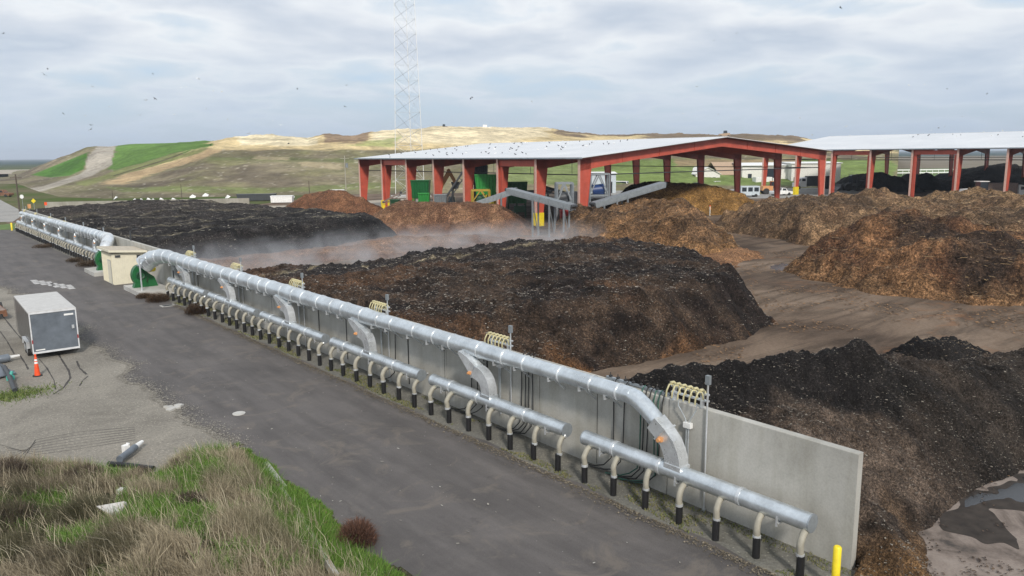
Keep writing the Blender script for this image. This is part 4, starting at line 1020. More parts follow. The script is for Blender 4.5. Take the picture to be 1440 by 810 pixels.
def green_machine(label, px0, px1, ytop, ybase, D, mat, second=None, dep=3.5, gz=.45, name='screening_machine'):
    a = atD(px0, ybase, D); c = atD(px1, ybase, D); top = atD(px0, ytop, D).z; u = Vector((c.x-a.x, c.y-a.y, 0)); W_ = u.length; u.normalize(); v = Vector((-u.y, u.x, 0))
    root = thing(name, label, 'machine', (a.x, a.y, 0)); A = Vector((a.x, a.y, 0)); ang = atan2(u.y, u.x); z1 = top*gz
    b = MB(); c0 = A+u*W_/2+v*dep/2
    bot = [c0+u*x*W_*.42+v*y*dep*.4+Vector((0, 0, z1)) for x, y in ((-1, -1), (1, -1), (1, 1), (-1, 1))]; tp = [c0+u*x*W_*.5+v*y*dep*.5+Vector((0, 0, top)) for x, y in ((-1, -1), (1, -1), (1, 1), (-1, 1))]
    b.loft([bot, tp])
    for k in range(7):
        f = (k+.5)/7; p = A+u*W_*f; b.beam(p+v*(dep*.08)-v*.1+Vector((0, 0, z1+.1)), p-v*.08+Vector((0, 0, top-.05)), .12)
    b.beam(tp[0]-v*.1, tp[1]-v*.1, .2, .2); b.build('hopper', M[mat], root)
    b = MB()
    for x in (-.4, 0, .4):
        for y in (-.4, .4): p = c0+u*x*W_+v*y*dep; b.beam(p, p+Vector((0, 0, z1)), .2)
    b.beam(c0-u*W_*.4-v*dep*.4, c0+u*W_*.4-v*dep*.4+Vector((0, 0, z1)), .12); b.beam(c0-u*W_*.42-v*dep*.4+Vector((0, 0, z1*.5)), c0+u*W_*.42-v*dep*.4+Vector((0, 0, z1*.5)), .15)
    b.build('support_frame', M[second or mat], root)
    b = MB(); b.box(tuple(c0-v*dep*.3+u*W_*.1+Vector((0, 0, z1*.6))), (W_*.5, 1.2, z1*.45), ang); b.build('engine_box', M[second or mat], root)
    return root
green_machine('dark green ribbed hopper on a light green frame under the left bays', 578, 604, 254, 288, 140, 'green', 'green_l', gz=.5)
green_machine('bright green grinder with a yellow platform in the middle bays', 668, 699, 246, 290, 132, 'green_l', 'yellow', gz=.55)
green_machine('low green machine behind the top of the grey conveyors', 712, 742, 256.5, 280, 135, 'green', 'green_d', gz=.4)
green_machine('black hopper standing above the bright green grinder', 665, 686, 233, 262, 140, 'dkgrey', 'dkgrey', gz=.6)
green_machine('small dark green pump unit by the left yellow column base', 549, 562, 281, 298, 146, 'green_d', 'green', gz=.5, dep=2)
green_machine('small dark red hopper at the foot of the screening tower', 788, 799, 296.5, 306, 104, 'carred', 'dkgrey', gz=.3, dep=2)
# excavator
def excavator():
    a = atD(612, 292, 142); A = Vector((a.x, a.y, 0)); u = Vector((RT[0], RT[1], 0)); v = Vector((FW[0], FW[1], 0)); Z = Vector((0, 0, 1))
    root = thing('excavator', 'rusty orange excavator with raised bent arm under the shed', 'excavator', A)
    b = MB()
    for y in (0, 2.4): b.extr([A+v*y+Z*.0+u*.4, A+v*y+u*3.6, A+v*y+u*4+Z*.5, A+v*y+u*3.6+Z*1, A+v*y+u*.4+Z*1, A+v*y+Z*.5], v*.5)
    b.build('track', M['rubber'], root)
    b = MB(); b.extr([A+u*.2+Z*1.1, A+u*3.8+Z*1.1, A+u*3.8+Z*2.2, A+u*2.0+Z*2.4, A+u*.2+Z*2.2], v*2.8); b.build('body', M['oranget'], root)
    b = MB(); b.extr([A+u*2.4-v*.1+Z*2.2, A+u*3.8-v*.1+Z*2.2, A+u*3.6-v*.1+Z*3.4, A+u*2.5-v*.1+Z*3.4], v*1.3); b.build('cab', M['glass'], root)
    p = [atD(613, 276, 143), atD(620, 262, 143), atD(632, 241, 143), atD(640, 256, 143)]
    b = MB(); b.beam(p[0], p[1], .8, .9); b.beam(p[1], p[2], .7, .8); b.build('boom', M['oranget'], root)
    b = MB(); b.beam(p[2]+Z*.4-u*.3, p[3], .55, .6); b.build('stick', M['oranget'], root)
    b = MB(); q = p[3]; b.extr([q-u*.8, q+u*.8, q+u*.5-Z*1.2, q-u*.3-Z*1.3], v*1.2); b.build('bucket', M['dkgrey'], root)
excavator()

# ================================================================== VEHICLES
def car(label, px, py, mat, kind='car', heading=None, D=None, scale=1.0, name='parked_car', group='vehicles parked beyond the shed'):
    p = at(px, py) if D is None else Vector((atD(px, py, D).x, atD(px, py, D).y, 0))
    h = heading if heading is not None else -YAW
    root = thing(name, label, kind, (p.x, p.y, 0), h, group)
    k = scale; pick = kind == 'pickup'
    L2, W2 = 2.25*k, .9*k
    def prof(pts, w, name, mat, z=0):
        b = MB(); b.extr([(x*k, -w*k, zz*k) for x, zz in pts], (0, 2*w*k, 0)); return b.build(name, mat, root, True)
    prof([(-2.25, .35), (2.25, .35), (2.3, .7), (2.15, .92), (1.1, 1.0), (-2.2, 1.02), (-2.28, .7)], .9, 'body', M[mat])
    if kind == 'pickup': cab = [(-.5, 1.0), (1.15, 1.0), (.6, 1.62), (-.35, 1.65)]
    elif kind == 'van': cab = [(-2.2, 1.0), (1.5, 1.0), (1.1, 1.95), (-2.1, 2.0)]
    else: cab = [(-1.75, 1.0), (1.1, 1.0), (.45, 1.45), (-1.1, 1.47)]
    prof(cab, .8, 'cabin', M[mat])
    xs = [c[0] for c in cab]; zt = cab[2][1]
    b = MB(); f = lambda t, a, c: a+(c-a)*t
    for s_ in (-1, 1):
        b.add([(cab[0][0]*k+.3*k, s_*.805*k, 1.08*k), (cab[1][0]*k-.35*k, s_*.805*k, 1.08*k), (cab[2][0]*k-.05*k, s_*.805*k, (zt-.1)*k), (cab[3][0]*k+.2*k, s_*.805*k, (zt-.1)*k)], [(0, 1, 2, 3)])
    (x1, z1), (x2, z2) = cab[1], cab[2]; o = .012
    b.add([((x1-.05)*k+o, -.7*k, (z1+.05)*k), ((x1-.05)*k+o, .7*k, (z1+.05)*k), ((x2+.03)*k+o, .66*k, (z2-.06)*k), ((x2+.03)*k+o, -.66*k, (z2-.06)*k)], [(0, 1, 2, 3)])
    (x1, z1), (x2, z2) = cab[0], cab[3]
    b.add([((x1+.03)*k-o, -.7*k, (z1+.06)*k), ((x1+.03)*k-o, .7*k, (z1+.06)*k), ((x2-.03)*k-o, .66*k, (z2-.08)*k), ((x2-.03)*k-o, -.66*k, (z2-.08)*k)], [(0, 1, 2, 3)])
    b.build('windows', M['glass'], root, True)
    for x in (-1.4, 1.4):
        for s_ in (-1, 1):
            b = MB(); b.tube([(x*k, s_*.72*k, .34*k), (x*k, s_*.93*k, .34*k)], .34*k, 14); b.build('wheel', M['rubber'], root, True)
    return root
side = -YAW
cars = [(876, 266, 'white', 'van', 'white van beside the white peaked house'), (932, 262, 'carslv', 'car', 'silver car leftmost in the parked row right of the mulch conveyor'), (946, 263, 'white', 'car', 'white car between silver and dark cars in the parked row'),
        (957, 264.5, 'carblk', 'car', 'dark car left of the red one in the parked row'), (968, 264, 'carred', 'car', 'red car in the middle of the parked row'), (979, 265, 'carblk', 'car', 'dark car just right of the red one in the parked row'),
        (992, 264, 'carslv', 'car', 'silver car right of a dark column in the parked row'), (1008, 264, 'white', 'pickup', 'white pickup in front of the long white depot'), (898, 268, 'wood', 'car', 'brown car near the conveyor top'), (910, 266, 'carblk', 'pickup', 'dark pickup behind the conveyor top')]
for i, (x, y, m, k, l) in enumerate(cars): car(l, x, y, m, k, heading=side+random.uniform(-.5, .5)+(pi/2 if i % 3 else 0), scale=1.25)
car('dark red pickup at the left edge on the haul road', 3, 277, 'rust', 'pickup', side, scale=1.25, name='pickup_truck', group=None)
car('small white pickup parked among the yard machines by the yellow column feet', 1098, 275, 'white', 'pickup', side+.3, scale=1.2, name='pickup_truck', group=None)

def loader(label, px, py, mat, D=None, bucket=True, flip=1, s=1.0):
    p = at(px, py) if D is None else atD(px, py, D); root = thing('wheel_loader', label, 'loader', (p.x, p.y, 0), -YAW, 'yard machines parked by the right shed')
    def pr(pts, w, nm, m, y0=0): b = MB(); b.extr([(x*s*flip, (y0-w)*s, z*s) for x, z in pts], (0, 2*w*s, 0)); return b.build(nm, m, root, True)
    pr([(-3, 1.0), (-.2, 1.0), (-.2, 2.2), (-2.8, 2.1)], 1.1, 'engine_body', M[mat])
    cab = pr([(-.6, 1.6), (.7, 1.6), (.8, 3.2), (-.5, 3.3)], .75, 'cab', M['glass'])
    b = MB(); b.box((.1*s*flip, 0, 3.35*s), (1.6*s, 1.7*s, .12*s)); b.build('cab_roof', M[mat], cab, True)
    for x in (-2, 1.6):
        for y in (-1.1, 1.1): b = MB(); b.tube([(x*s*flip, (y-.3)*s, .8*s), (x*s*flip, (y+.3)*s, .8*s)], .8*s, 16); b.build('wheel', M['rubber'], root, True)
    b = MB(); b.beam((.8*s*flip, -.5*s, 1.6*s), (3.0*s*flip, -.5*s, .8*s), .2*s, .35*s); b.beam((.8*s*flip, .5*s, 1.6*s), (3.0*s*flip, .5*s, .8*s), .2*s, .35*s); b.build('lift_arm', M[mat], root, True)
    pr([(3, .2), (4.2, .1), (3.4, .9), (3.3, 1.5), (2.9, 1.3)], 1.5, 'bucket', M['dkgrey'])
    return root
loader('dark wheel loader with its cab roof above the long brush pile', 1200, 268, 'dkgrey', flip=-1, s=1.3)
loader('white machine with glass cab peeking over the long brush pile at right', 1378, 276, 'white', flip=1, D=165, s=1.3)
loader('orange machine between yellow column feet of the sheds', 1086, 273, 'orange', s=1.0)
def truck(label, px, py, rz, mat='white', s=1.0, D=None):
    p = at(px, py) if D is None else atD(px, py, D); root = thing('truck', label, 'truck', (p.x, p.y, 0), rz, 'trucks beyond the sheds')
    b = MB(); b.extr([(1.6*s, -1.2*s, .7*s), (4.6*s, -1.2*s, .7*s), (4.6*s, -1.2*s, 1.7*s), (3.4*s, -1.2*s, 1.9*s), (3.0*s, -1.2*s, 3.0*s), (1.6*s, -1.2*s, 3.2*s)], (0, 2.4*s, 0)); b.build('cab', M['white'], root, True)
    b = MB(); b.box((3.25*s, 0, 2.45*s), (.25*s, 2.1*s, .8*s), ry=-.35); b.box((2.4*s, 0, 2.5*s), (.9*s, 2.46*s, .6*s)); b.build('windscreen', M['glass'], root, True)
    b = MB(); b.box((-1.8*s, 0, 2.2*s), (6.2*s, 2.5*s, 2.6*s))
    for k in range(7): b.box((-4.6*s+k*.93*s, 0, 2.2*s), (.1*s, 2.6*s, 2.6*s))
    b.build('load_box', M[mat], root, True)
    for x in (-4, -2.8, 3.6):
        for y in (-1, 1): b = MB(); b.tube([(x*s, (y-.2)*s, .5*s), (x*s, (y+.2)*s, .5*s)], .5*s, 14); b.build('wheel', M['rubber'], root, True)
    return root
truck('white box truck in front of the dark doorway of the long depot', 1078, 263, -YAW+.2, 'white', .9)
truck('grey dump truck behind the shed corner column', 1140, 266, -YAW+pi, 'dkgrey', 1.1)
truck('pale truck with a pale load right of the loader', 1415, 277, -YAW, 'wood', 1.1, D=168)
# machine with rows of windows
mw = thing('site_trailer', 'low pale trailer with dark windows beside the rightmost dark column', 'trailer', (at(1053, 277).x, at(1053, 277).y, 0), -YAW)
b = MB(); b.box((0, 0, 1.6), (4.6, 2.2, 2.2)); b.build('body', M['bluewall'], mw, True)
for k in range(3): b = MB(); b.box((-1.5+k*1.5, -1.12, 1.9), (1.1, .04, 1.0)); b.build('window', M['glass'], mw, True)
for x in (-1.4, 1.4): b = MB(); b.tube([(x, -1.12, .4), (x, 1.12, .4)], .4, 12); b.build('wheel', M['rubber'], mw, True)

# ------------------------------------------------------------------ houses and depots
def house(label, px0, px1, ybase, yeave, yridge, depth, wall='pwall', roof='tan', gable=True, doors=(), name='house', cat='house'):
    a = at(px0, ybase); D = a.x*FW[0]+a.y*FW[1]; c = atD(px1, ybase, D); u = Vector((c.x-a.x, c.y-a.y, 0)); W_ = u.length
    ze = atD(px0, yeave, D).z; zr = max(ze+.3, atD(px0, yridge, D).z); root = thing(name, label, cat, (a.x, a.y, 0), atan2(u.y, u.x))
    b = MB()
    if gable: b.extr([(0, 0, 0), (W_, 0, 0), (W_, 0, ze), (W_/2, 0, zr), (0, 0, ze)], (0, depth, 0))
    else: b.box((W_/2, depth/2, ze/2), (W_, depth, ze))
    b.build('wall', M[wall], root, True)
    b = MB(); o = .4
    if gable:
        for s_ in (0, 1):
            x0, x1 = (-o, W_/2) if s_ == 0 else (W_+o, W_/2); z0 = ze-(zr-ze)*o/(W_/2)
            b.loft([[(x0, -o, z0+.03), (x1, -o, zr+.03), (x1, -o, zr+.2), (x0, -o, z0+.2)], [(x0, depth+o, z0+.03), (x1, depth+o, zr+.03), (x1, depth+o, zr+.2), (x0, depth+o, z0+.2)]])
    else:
        for s_ in (0, 1):
            y0, y1 = (-o, depth/2) if s_ == 0 else (depth+o, depth/2)
            b.loft([[(-o, y0, ze-.05), (-o, y1, zr), (-o, y1, zr+.15), (-o, y0, ze+.12)], [(W_+o, y0, ze-.05), (W_+o, y1, zr), (W_+o, y1, zr+.15), (W_+o, y0, ze+.12)]])
    b.build('roof', M[roof], root, True)
    for f0, f1, z0, z1, nm in doors:
        b = MB(); b.b2((W_*f0, -.05, ze*z0+.02), (W_*f1, -.01, ze*z1)); b.build(nm, M['glass'], root, True)
    return root
house('pale blue flat shed left of the white peaked house', 832, 866, 272, 245, 243, 12, 'bluewall', 'white', False, ((.6, .85, 0, .6, 'door'),), 'storage_shed', 'shed')
house('white peaked house beyond the shed, with a low right wing', 884, 906, 262, 252, 243, 12, 'pwall', 'white', True, ((.2, .45, .3, .6, 'window'), (.6, .8, .3, .6, 'window')))
house('low white wing building attached right of the peaked house', 906.5, 919, 262, 249, 247, 10, 'pwall', 'white', False, ((.2, .8, .4, .7, 'window'),), 'annex', 'building')
house('tan roofed low house left of the white peaked one', 870, 883.5, 262, 253, 245, 14, 'pwall', 'tan', False, ((.3, .6, .3, .7, 'window'),))
house('white gabled house with porch openings in the centre of the shed gable', 978, 1012, 263, 245, 236, 16, 'pwall', 'pwall', True, ((.3, .42, 0, .75, 'door'), (.5, .62, 0, .75, 'window'), (.7, .82, 0, .75, 'window')))
house('long tan roofed white house right of the gabled one', 1012.5, 1042, 262, 246, 229, 22, 'pwall', 'tan', False, ((.2, .3, .3, .7, 'window'), (.6, .7, .3, .7, 'window')))
house('long white depot with one dark open doorway', 1043, 1110, 262, 233, 230, 20, 'pwall', 'white', False, ((.46, .74, 0, .86, 'doorway'), (.12, .2, .3, .6, 'window')), 'depot', 'building')
house('plain white depot building behind the right corner column of the near shed', 1112, 1181, 262, 230, 229, 20, 'pwall', 'white', False, ((.05, .1, 0, .4, 'door'),), 'depot', 'building')
# low far wall and white rail fence
b = MB(); a = at(64, 298); c = at(351, 291.5); u = (c-a).normalized(); n_ = Vector((-u.y, u.x, 0))*.5
b.extr([a, c, c+n_, a+n_], (0, 0, 2.0)); tag(b.build('retaining_wall', M['conc_far']), 'low old concrete retaining wall at the foot of the landfill behind the black pile', 'wall')
fr = thing('rail_fence', 'white horizontal rail fence seen between the right shed columns', 'fence', tuple(at(1180, 247)))
b = MB(); b2_ = MB(); a = at(1176, 247); c = at(1500, 243)
for z in (.9, 2.2): b.beam(a+Vector((0, 0, z)), c+Vector((0, 0, z)), .2, .5)
for k in range(40): p = a+(c-a)*k/39; b2_.beam(p, p+Vector((0, 0, 2.4)), .2)
b.build('rail', M['white'], fr); b2_.build('fence_posts', M['white'], fr)

# ------------------------------------------------------------------ poles and signs
def pole(label, px, yb, yt, r=.15, arm=True, mat='wood_pole', D=None, name='utility_pole', cat='pole'):
    p = at(px, yb) if D is None else atD(px, yb, D); p.z = 0; D = p.x*FW[0]+p.y*FW[1]; h = atD(px, yt, D).z
    root = thing(name, label, cat, (p.x, p.y, 0))
    b = MB(); b.tube([p, p+Vector((0, 0, h))], [r, r*.7], 10); b.build('pole', M[mat], root)
    if arm: b = MB(); b.beam(p+Vector((-1.2*RT[0], -1.2*RT[1], h-.7)), p+Vector((1.2*RT[0], 1.2*RT[1], h-.7)), .12); b.build('crossarm', M[mat], root)
    return root, p, h
pole('dark wooden utility pole at the left beyond the far end of the wall', 28, 299, 245, .17)
pole('thin dark wooden pole leftmost of those on the landfill slope', 159, 284, 268, .09, False)
pole('thin dark wooden pole standing on the slope behind the black pile', 256, 281, 259, .09, False)
pole('thin dark wooden pole left of the red shed', 436, 288, 254, .10, False)
r_, p_, h_ = pole('pale wooden pole with a transformer just left of the red shed', 487, 276, 219, .16, True, 'hose')
b = MB(); b.tube([p_+Vector((.4, -.3, h_-3.2)), p_+Vector((.4, -.3, h_-2.0))], .35, 10); b.build('transformer', M['grey'], r_)
def sign(label, px, yb, yt, mat, shape, sz=.75):
    r, p, h = pole(label, px, yb, yt, .05, False, 'galv_d', name='road_sign', cat='sign'); R3 = Vector((RT[0], RT[1], 0)); f = Vector((FW[0], FW[1], 0)); b = MB(); c = p+Vector((0, 0, h))-f*.06; s_ = sz
    if shape == 'dia': pts = [c+R3*x*s_+Vector((0, 0, y*s_)) for x, y in ((0, -1), (1, 0), (0, 1), (-1, 0))]
    elif shape == 'oct': pts = [c+R3*cos(a)*s_+Vector((0, 0, sin(a)*s_)) for a in [pi/8+k*pi/4 for k in range(8)]]
    else: pts = [c+R3*x*s_*.8+Vector((0, 0, y*s_)) for x, y in ((-1, -1), (1, -1), (1, 1), (-1, 1))]
    b.extr(pts, f*.04); b.build('sign_plate', M[mat], r)
sign('small round white road sign beyond the far end of the wall', 33, 296, 276.5, 'white', 'oct', .45)
sign('yellow diamond road sign beyond the far end of the wall', 49, 298, 282.5, 'yellow', 'dia', .5)
sign('small orange rectangular sign low at the far end of the wall', 42, 297, 290, 'orange', 'rect', .45)
sign('small red sign right of the yellow diamond sign', 66, 301, 286.5, 'orange2', 'rect', .32)

# litter and white items behind the far wall
lit = thing('litter_bag', 'pale torn litter lying on the bank above the far retaining wall', 'litter', (0, 0, 0), 0, 'white litter on the landfill bank')
lit_locs = [(190, 284), (198, 284), (208, 283), (216, 284), (226, 283), (243, 283), (163, 281), (271, 278.5), (289, 276.5), (300, 274), (255, 263), (308, 271), (320, 279), (372, 262.5), (384, 282), (412, 280.5), (340, 283)]
b = MB(); b.add([(-.7, -.3, .05), (.7, -.35, .1), (.8, .4, .5), (-.1, .5, .75), (-.8, .3, .35), (0, 0, .95)], [(0, 1, 5), (1, 2, 5), (2, 3, 5), (3, 4, 5), (4, 0, 5), (4, 3, 2, 1, 0)]); b.build('bag', M['white'], lit, True)
hz = [(278, 0)]
for i, (x, y) in enumerate(lit_locs):
    D = 205 if y > 276 else 250
    p = atD(x, y, D)
    if i == 0: lit.location = p
    else: dup(lit, p, random.uniform(0, 6))
for px, py, lab, m in ((360, 283, 'dark open-top skip container behind the black pile', 'dkgrey'), (396, 286, 'low white tank behind the black pile', 'white'), (474, 276, 'white trailer box left of the red shed', 'white'), (552, 270, 'teal container at the foot of the lattice tower', 'teal')):
    p = at(px, py); root = thing('container', lab, 'container', (p.x, p.y, 0), -YAW+.1); w = {360: 5.5, 396: 3, 474: 2.2, 552: 1.6}[px]*.8
    b = MB(); b.extr([(-w, 0, .2), (w, 0, .2), (w*1.06, 0, 1.7), (-w*1.06, 0, 1.7)], (0, 2.4, 0)); b.build('body', M[m], root, True)
    b = MB()
    for k in range(5): b.box((-w+w*k/2, -.04, .95), (.12, .1, 1.5))
    b.box((0, 1.2, 1.72), (w*2.16, 2.5, .1)); b.build('rib_and_rim', M[m], root, True)
# equipment on the crest
for px, py, lab, m, w, h in ((623, 180.5, 'tiny compactor working on the landfill crest above the roof', 'wood', 3.4, 2.4), (682, 198, 'green machine on the pale landfill slope above the shed roof', 'teal', 5, 2.2), (697, 198, 'small teal skip next to the green machine on the landfill slope', 'teal', 2.2, 2.0), (1019, 191, 'tan machine on the crest above the shed ridge', 'tan', 4.5, 3.0), (680, 182, 'white machine on the landfill crest right of the compactor', 'white', 5.5, 2.6)):
    D = 440 if py > 190 else 465
    if px == 1019: D = 500
    p = atD(px, py, D); root = thing('landfill_compactor', lab, 'machine', (p.x, p.y, p.z-1.2), -YAW, 'machines up on the landfill')
    b = MB(); b.extr([(-w*.8, 0, .8), (w*.8, 0, .8), (w*.75, 0, h), (w*.1, 0, h*.95), (-w*.7, 0, h*.8)], (0, 2.6, 0)); b.build('body', M[m], root, True)
    b = MB(); b.extr([(-w*.1, .3, h*.9), (w*.4, .3, h*.9), (w*.35, .3, h*1.5), (-w*.05, .3, h*1.5)], (0, 1.8, 0)); b.build('cab', M['glass'] if m != 'white' else M['white'], root, True)
    for x in (-.55, .55): b = MB(); b.tube([(x*w, -.2, .9), (x*w, 2.8, .9)], .9, 12); b.build('wheel', M['dkgrey'], root, True)
    b = MB(); b.box((-w*.95, 1.3, 1.0), (.3, 3.2, 1.6)); b.build('blade', M[m], root, True)

# ================================================================== LEFT FOREGROUND OBJECTS
tr = thing('cargo_trailer', 'enclosed cargo trailer with dark rear door and white trim on the gravel at left', 'trailer', (7.52, 52.2, 0), radians(-2.0))
x0, x1, y0, y1, z0, z1 = -1.15, 1.15, -3.7, 3.5, .40, 2.68
b = MB(); b.loft([[(x0, y, z0), (x1, y, z0), (x1, y, z1-.1), (x1-.06, y, z1), (x0+.06, y, z1), (x0, y, z1-.1)] for y in (y0, y1-.5)]+[[(x0+.25, y1, z0), (x1-.25, y1, z0), (x1-.25, y1, z1-.2), (x1-.3, y1, z1-.15), (x0+.3, y1, z1-.15), (x0+.25, y1, z1-.2)]])
for k in range(8): b.b2((x0-.006, y0+.4+k*.95, z0+.05), (x0+.01, y0+.43+k*.95, z1-.12))
b.build('body', M['trside'], tr, True)
b = MB(); b.loft([[(x0-.01, y, z1-.06), (x1+.01, y, z1-.06), (x1+.01, y, z1+.012), (x1-.08, y, z1+.03), (x0+.08, y, z1+.03), (x0-.01, y, z1+.012)] for y in (y0-.02, y1-.5)]); b.build('roof', M['trroof'], tr, True)
b = MB(); b.b2((x0+.07, y0-.045, z0+.07), (x1-.07, y0-.004, z1-.13)); dr = b.build('rear_door', M['slate'], tr, True)
b = MB(); b.b2((x1-.62, y0-.06, z1-.36), (x1-.16, y0-.046, z1-.26)); b.b2((x0+.15, y0-.06, z0+.13), (x0+.6, y0-.046, z0+.19)); b.build('white_sticker', M['white'], dr, True)
b = MB(); b.b2((x1-.3, y0-.12, 1.55), (x1-.18, y0-.046, 1.75)); b.build('latch', M['galv_b'], dr, True)
for (a, c) in (((x0, y0-.03, z0), (x0+.06, y0+.02, z1)), ((x1-.06, y0-.03, z0), (x1, y0+.02, z1)), ((x0+.06, y0-.03, z1-.10), (x1-.06, y0+.02, z1)), ((x0, y0-.05, z0-.04), (x1, y0+.02, z0+.07))):
    b = MB(); b.b2(a, c); b.build('white_trim', M['trim'], tr, True)
b = MB(); b.b2((x0-.18, y0+.98, .84), (x0-.007, y0+2.82, .88)); b.b2((x0-.18, y0+.94, .5), (x0-.007, y0+.98, .88)); b.b2((x0-.18, y0+2.82, .5), (x0-.007, y0+2.86, .88)); b.build('fender', M['galv_b'], tr, True)
for s_ in (-1, 1):
    for yy in (y0+1.45, y0+2.35):
        b = MB(); b.tube([((x0 if s_ < 0 else x1)-s_*.12, yy, .36), ((x0 if s_ < 0 else x1)+s_*.12, yy, .36)], .36, 20); wo = b.build('wheel', M['rubber'], tr, True)
        b = MB(); b.tube([((x0 if s_ < 0 else x1)+s_*.12, yy, .36), ((x0 if s_ < 0 else x1)+s_*.132, yy, .36)], .2, 14); b.build('rim', M['galv_b'], wo, True)
b = MB(); b.b2((x0+.1, y0+.1, .33), (x1-.1, y1-.5, z0)); b.beam((x0+.4, y1-.3, .42), (0, y1+1.2, .42), .1); b.beam((x1-.4, y1-.3, .42), (0, y1+1.2, .42), .1); b.build('chassis', M['dkgrey'], tr, True)
for xx in (x0+.045, x1-.045): b = MB(); b.b2((xx-.03, y0-.05, .95), (xx+.03, y0-.031, 1.15)); b.build('tail_light', M['carred'], tr, True)
ft = thing('flatbed_trailer', 'low flatbed trailer with a rusty deck behind the cargo trailer at the left edge', 'trailer', (5.4, 66.5, 0), radians(2))
b = MB(); b.b2((-1.2, -4.0, .62), (1.2, 4.0, .70)); b.build('deck', M['wood'], ft, True)
b = MB(); b.b2((-1.25, -4.05, .45), (1.25, -3.95, .68)); b.b2((1.2, -4, .5), (1.26, 4, .69)); b.b2((-1.26, -4, .5), (-1.2, 4, .69)); b.b2((-1.2, 3.9, .7), (1.2, 4.0, 1.15)); b.build('frame', M['rust'], ft, True)
for s_ in (-1, 1):
    for yy in (-.6, .4): b = MB(); b.tube([(s_*1.28, yy, .38), (s_*1.5, yy, .38)], .38, 16); b.build('wheel', M['rubber'], ft, True)
    b = MB(); b.b2((s_*1.15-.12, -4.08, .25), (s_*1.15+.12, -3.9, .5)); b.build('ramp_foot', M['rust'], ft, True)
# cone
p = at(53, 529); cn = thing('traffic_cone', 'tall slim orange traffic cone with white bands by the trailer corner', 'cone', (p.x, p.y, 0))
b = MB(); b.tube([p+Vector((0, 0, .05)), p+Vector((0, 0, .25)), p+Vector((0, 0, 1.0)), p+Vector((0, 0, 1.05)), p+Vector((0, 0, 1.1)), p+Vector((0, 0, 1.16))], [.14, .12, .055, .03, .05, .04], 16); b.build('body', M['orange2'], cn)
for z, r in ((.86, .071), (.72, .083)): b = MB(); b.tube([p+Vector((0, 0, z-.045)), p+Vector((0, 0, z+.045))], [r+.004, r-.006], 16); b.build('white_band', M['white'], cn)
b = MB(); b.prism([(p.x+.23*cos(a), p.y+.23*sin(a)) for a in [pi/8+k*pi/4 for k in range(8)]], .012, .06); b.build('base', M['rubber'], cn)
# discarded pipe pieces at the left edge
def pipe3(name, label, pts, r, mat, cat='pipe', tip=None, group=None):
    root = thing(name, label, cat, tuple(Vector(pts[0]))); b = MB(); b.tube(pts, r, 14); b.build('pipe', M[mat], root)
    if tip:
        a, c = Vector(pts[-1]), Vector(pts[-2]); t = (a-c).normalized(); b = MB(); b.tube([a, a+t*.12, a+t*.55], [r*.75 if not hasattr(r, '__len__') else r[-1]*.75, .10, .07], 12); b.build('white_end', M[tip], root)
    return root
pipe3('pipe_piece', 'short dark pipe with a white spout tip at the left edge', [at(-12, 506, .25), at(2, 505, .25), at(12, 503, .25)], .22, 'slate', tip='white')
pipe3('pipe_piece', 'curved grey drain hose with a reddish collar at the left edge', [at(-6, 512, .3), at(6, 516, .35), at(13, 528, .3), at(17, 540, .2), at(21, 549, .12)], .11, 'dkgrey')
b = MB(); c = at(14, 526, .4); b.tube([c-Vector((0, 0, .2)), c+Vector((.1, .1, .1))], .08, 10); b.box(tuple(c-Vector((0, 0, .2))), (.3, .2, .22), .5); tag(b.build('pipe_valve', M['teal']), 'small teal valve among the dark pipe pieces at the left edge', 'valve')
b = MB(); a = at(-10, 530, .05); b.box((a.x, a.y, .25), (1.6, 1.3, .06), .4, rx=.2); b.box((a.x+.1, a.y-.3, .12), (1.9, .1, .12), .5); tag(b.build('sheet_offcut', M['slate']), 'dark sheet metal offcut leaning at the left edge below the pipes', 'sheet metal')
pipe3('pipe_piece', 'black pipe lying flat on the gravel above the weeds', [at(153, 652, .1), at(185, 655, .1), at(216, 659, .1)], .10, 'black', group=None)
pipe3('pipe_piece', 'black pipe leaning across another, with a white end', [at(168, 646, .22), at(180, 637, .24), at(190, 629, .25)], .13, 'slate', tip='white')
b = MB(); a = at(177, 631, .15); b.box(tuple(a), (.22, .18, .3), .4); b.tube([a, a+Vector((.1, 0, .2))], .07, 8); tag(b.build('plastic_jug', M['white']), 'small white plastic piece beside the leaning black pipe', 'plastic piece')
b = MB(); P0 = [at(136, 713, 1.0), at(176, 706, 1.1), at(163, 729, .8)]; b.extr(P0, (0, 0, .03)); b.extr([P0[1], P0[2], P0[2]+Vector((.1, .1, -.25)), P0[1]+Vector((.1, .1, -.25))], (.03, 0, 0)); tag(b.build('sheet_offcut', M['trroof']), 'pale triangular sheet offcut lying in the dry weeds', 'sheet metal')
b = MB(); a = at(181, 692, .5); b.box(tuple(a), (.4, .25, .2), .3); b.box((a.x-.2, a.y, a.z+.1), (.2, .2, .15), .7); tag(b.build('litter_piece', M['white']), 'small white litter piece in the weeds above the triangular sheet', 'litter')
a = at(336, 582); b = MB(); b.tube([(a.x, a.y, .0), (a.x, a.y, .035)], .27, 24); b.tube([(a.x, a.y, .03), (a.x, a.y, .05)], .17, 20); tag(b.build('manhole_cover', M['conc_l']), 'round pale utility cover in the asphalt road', 'manhole cover')
a = at(243, 575); b = MB(); ra = random.Random(2)
for k in range(9): b.box((a.x+ra.uniform(-.4, .4), a.y+ra.uniform(-.25, .25), .05), (ra.uniform(.15, .4), ra.uniform(.1, .3), .1), ra.uniform(0, 3), rx=ra.uniform(-.2, .2))
tag(b.build('rubble', M['conc_l']), 'little heap of pale rubble on the edge of the asphalt', 'rubble')
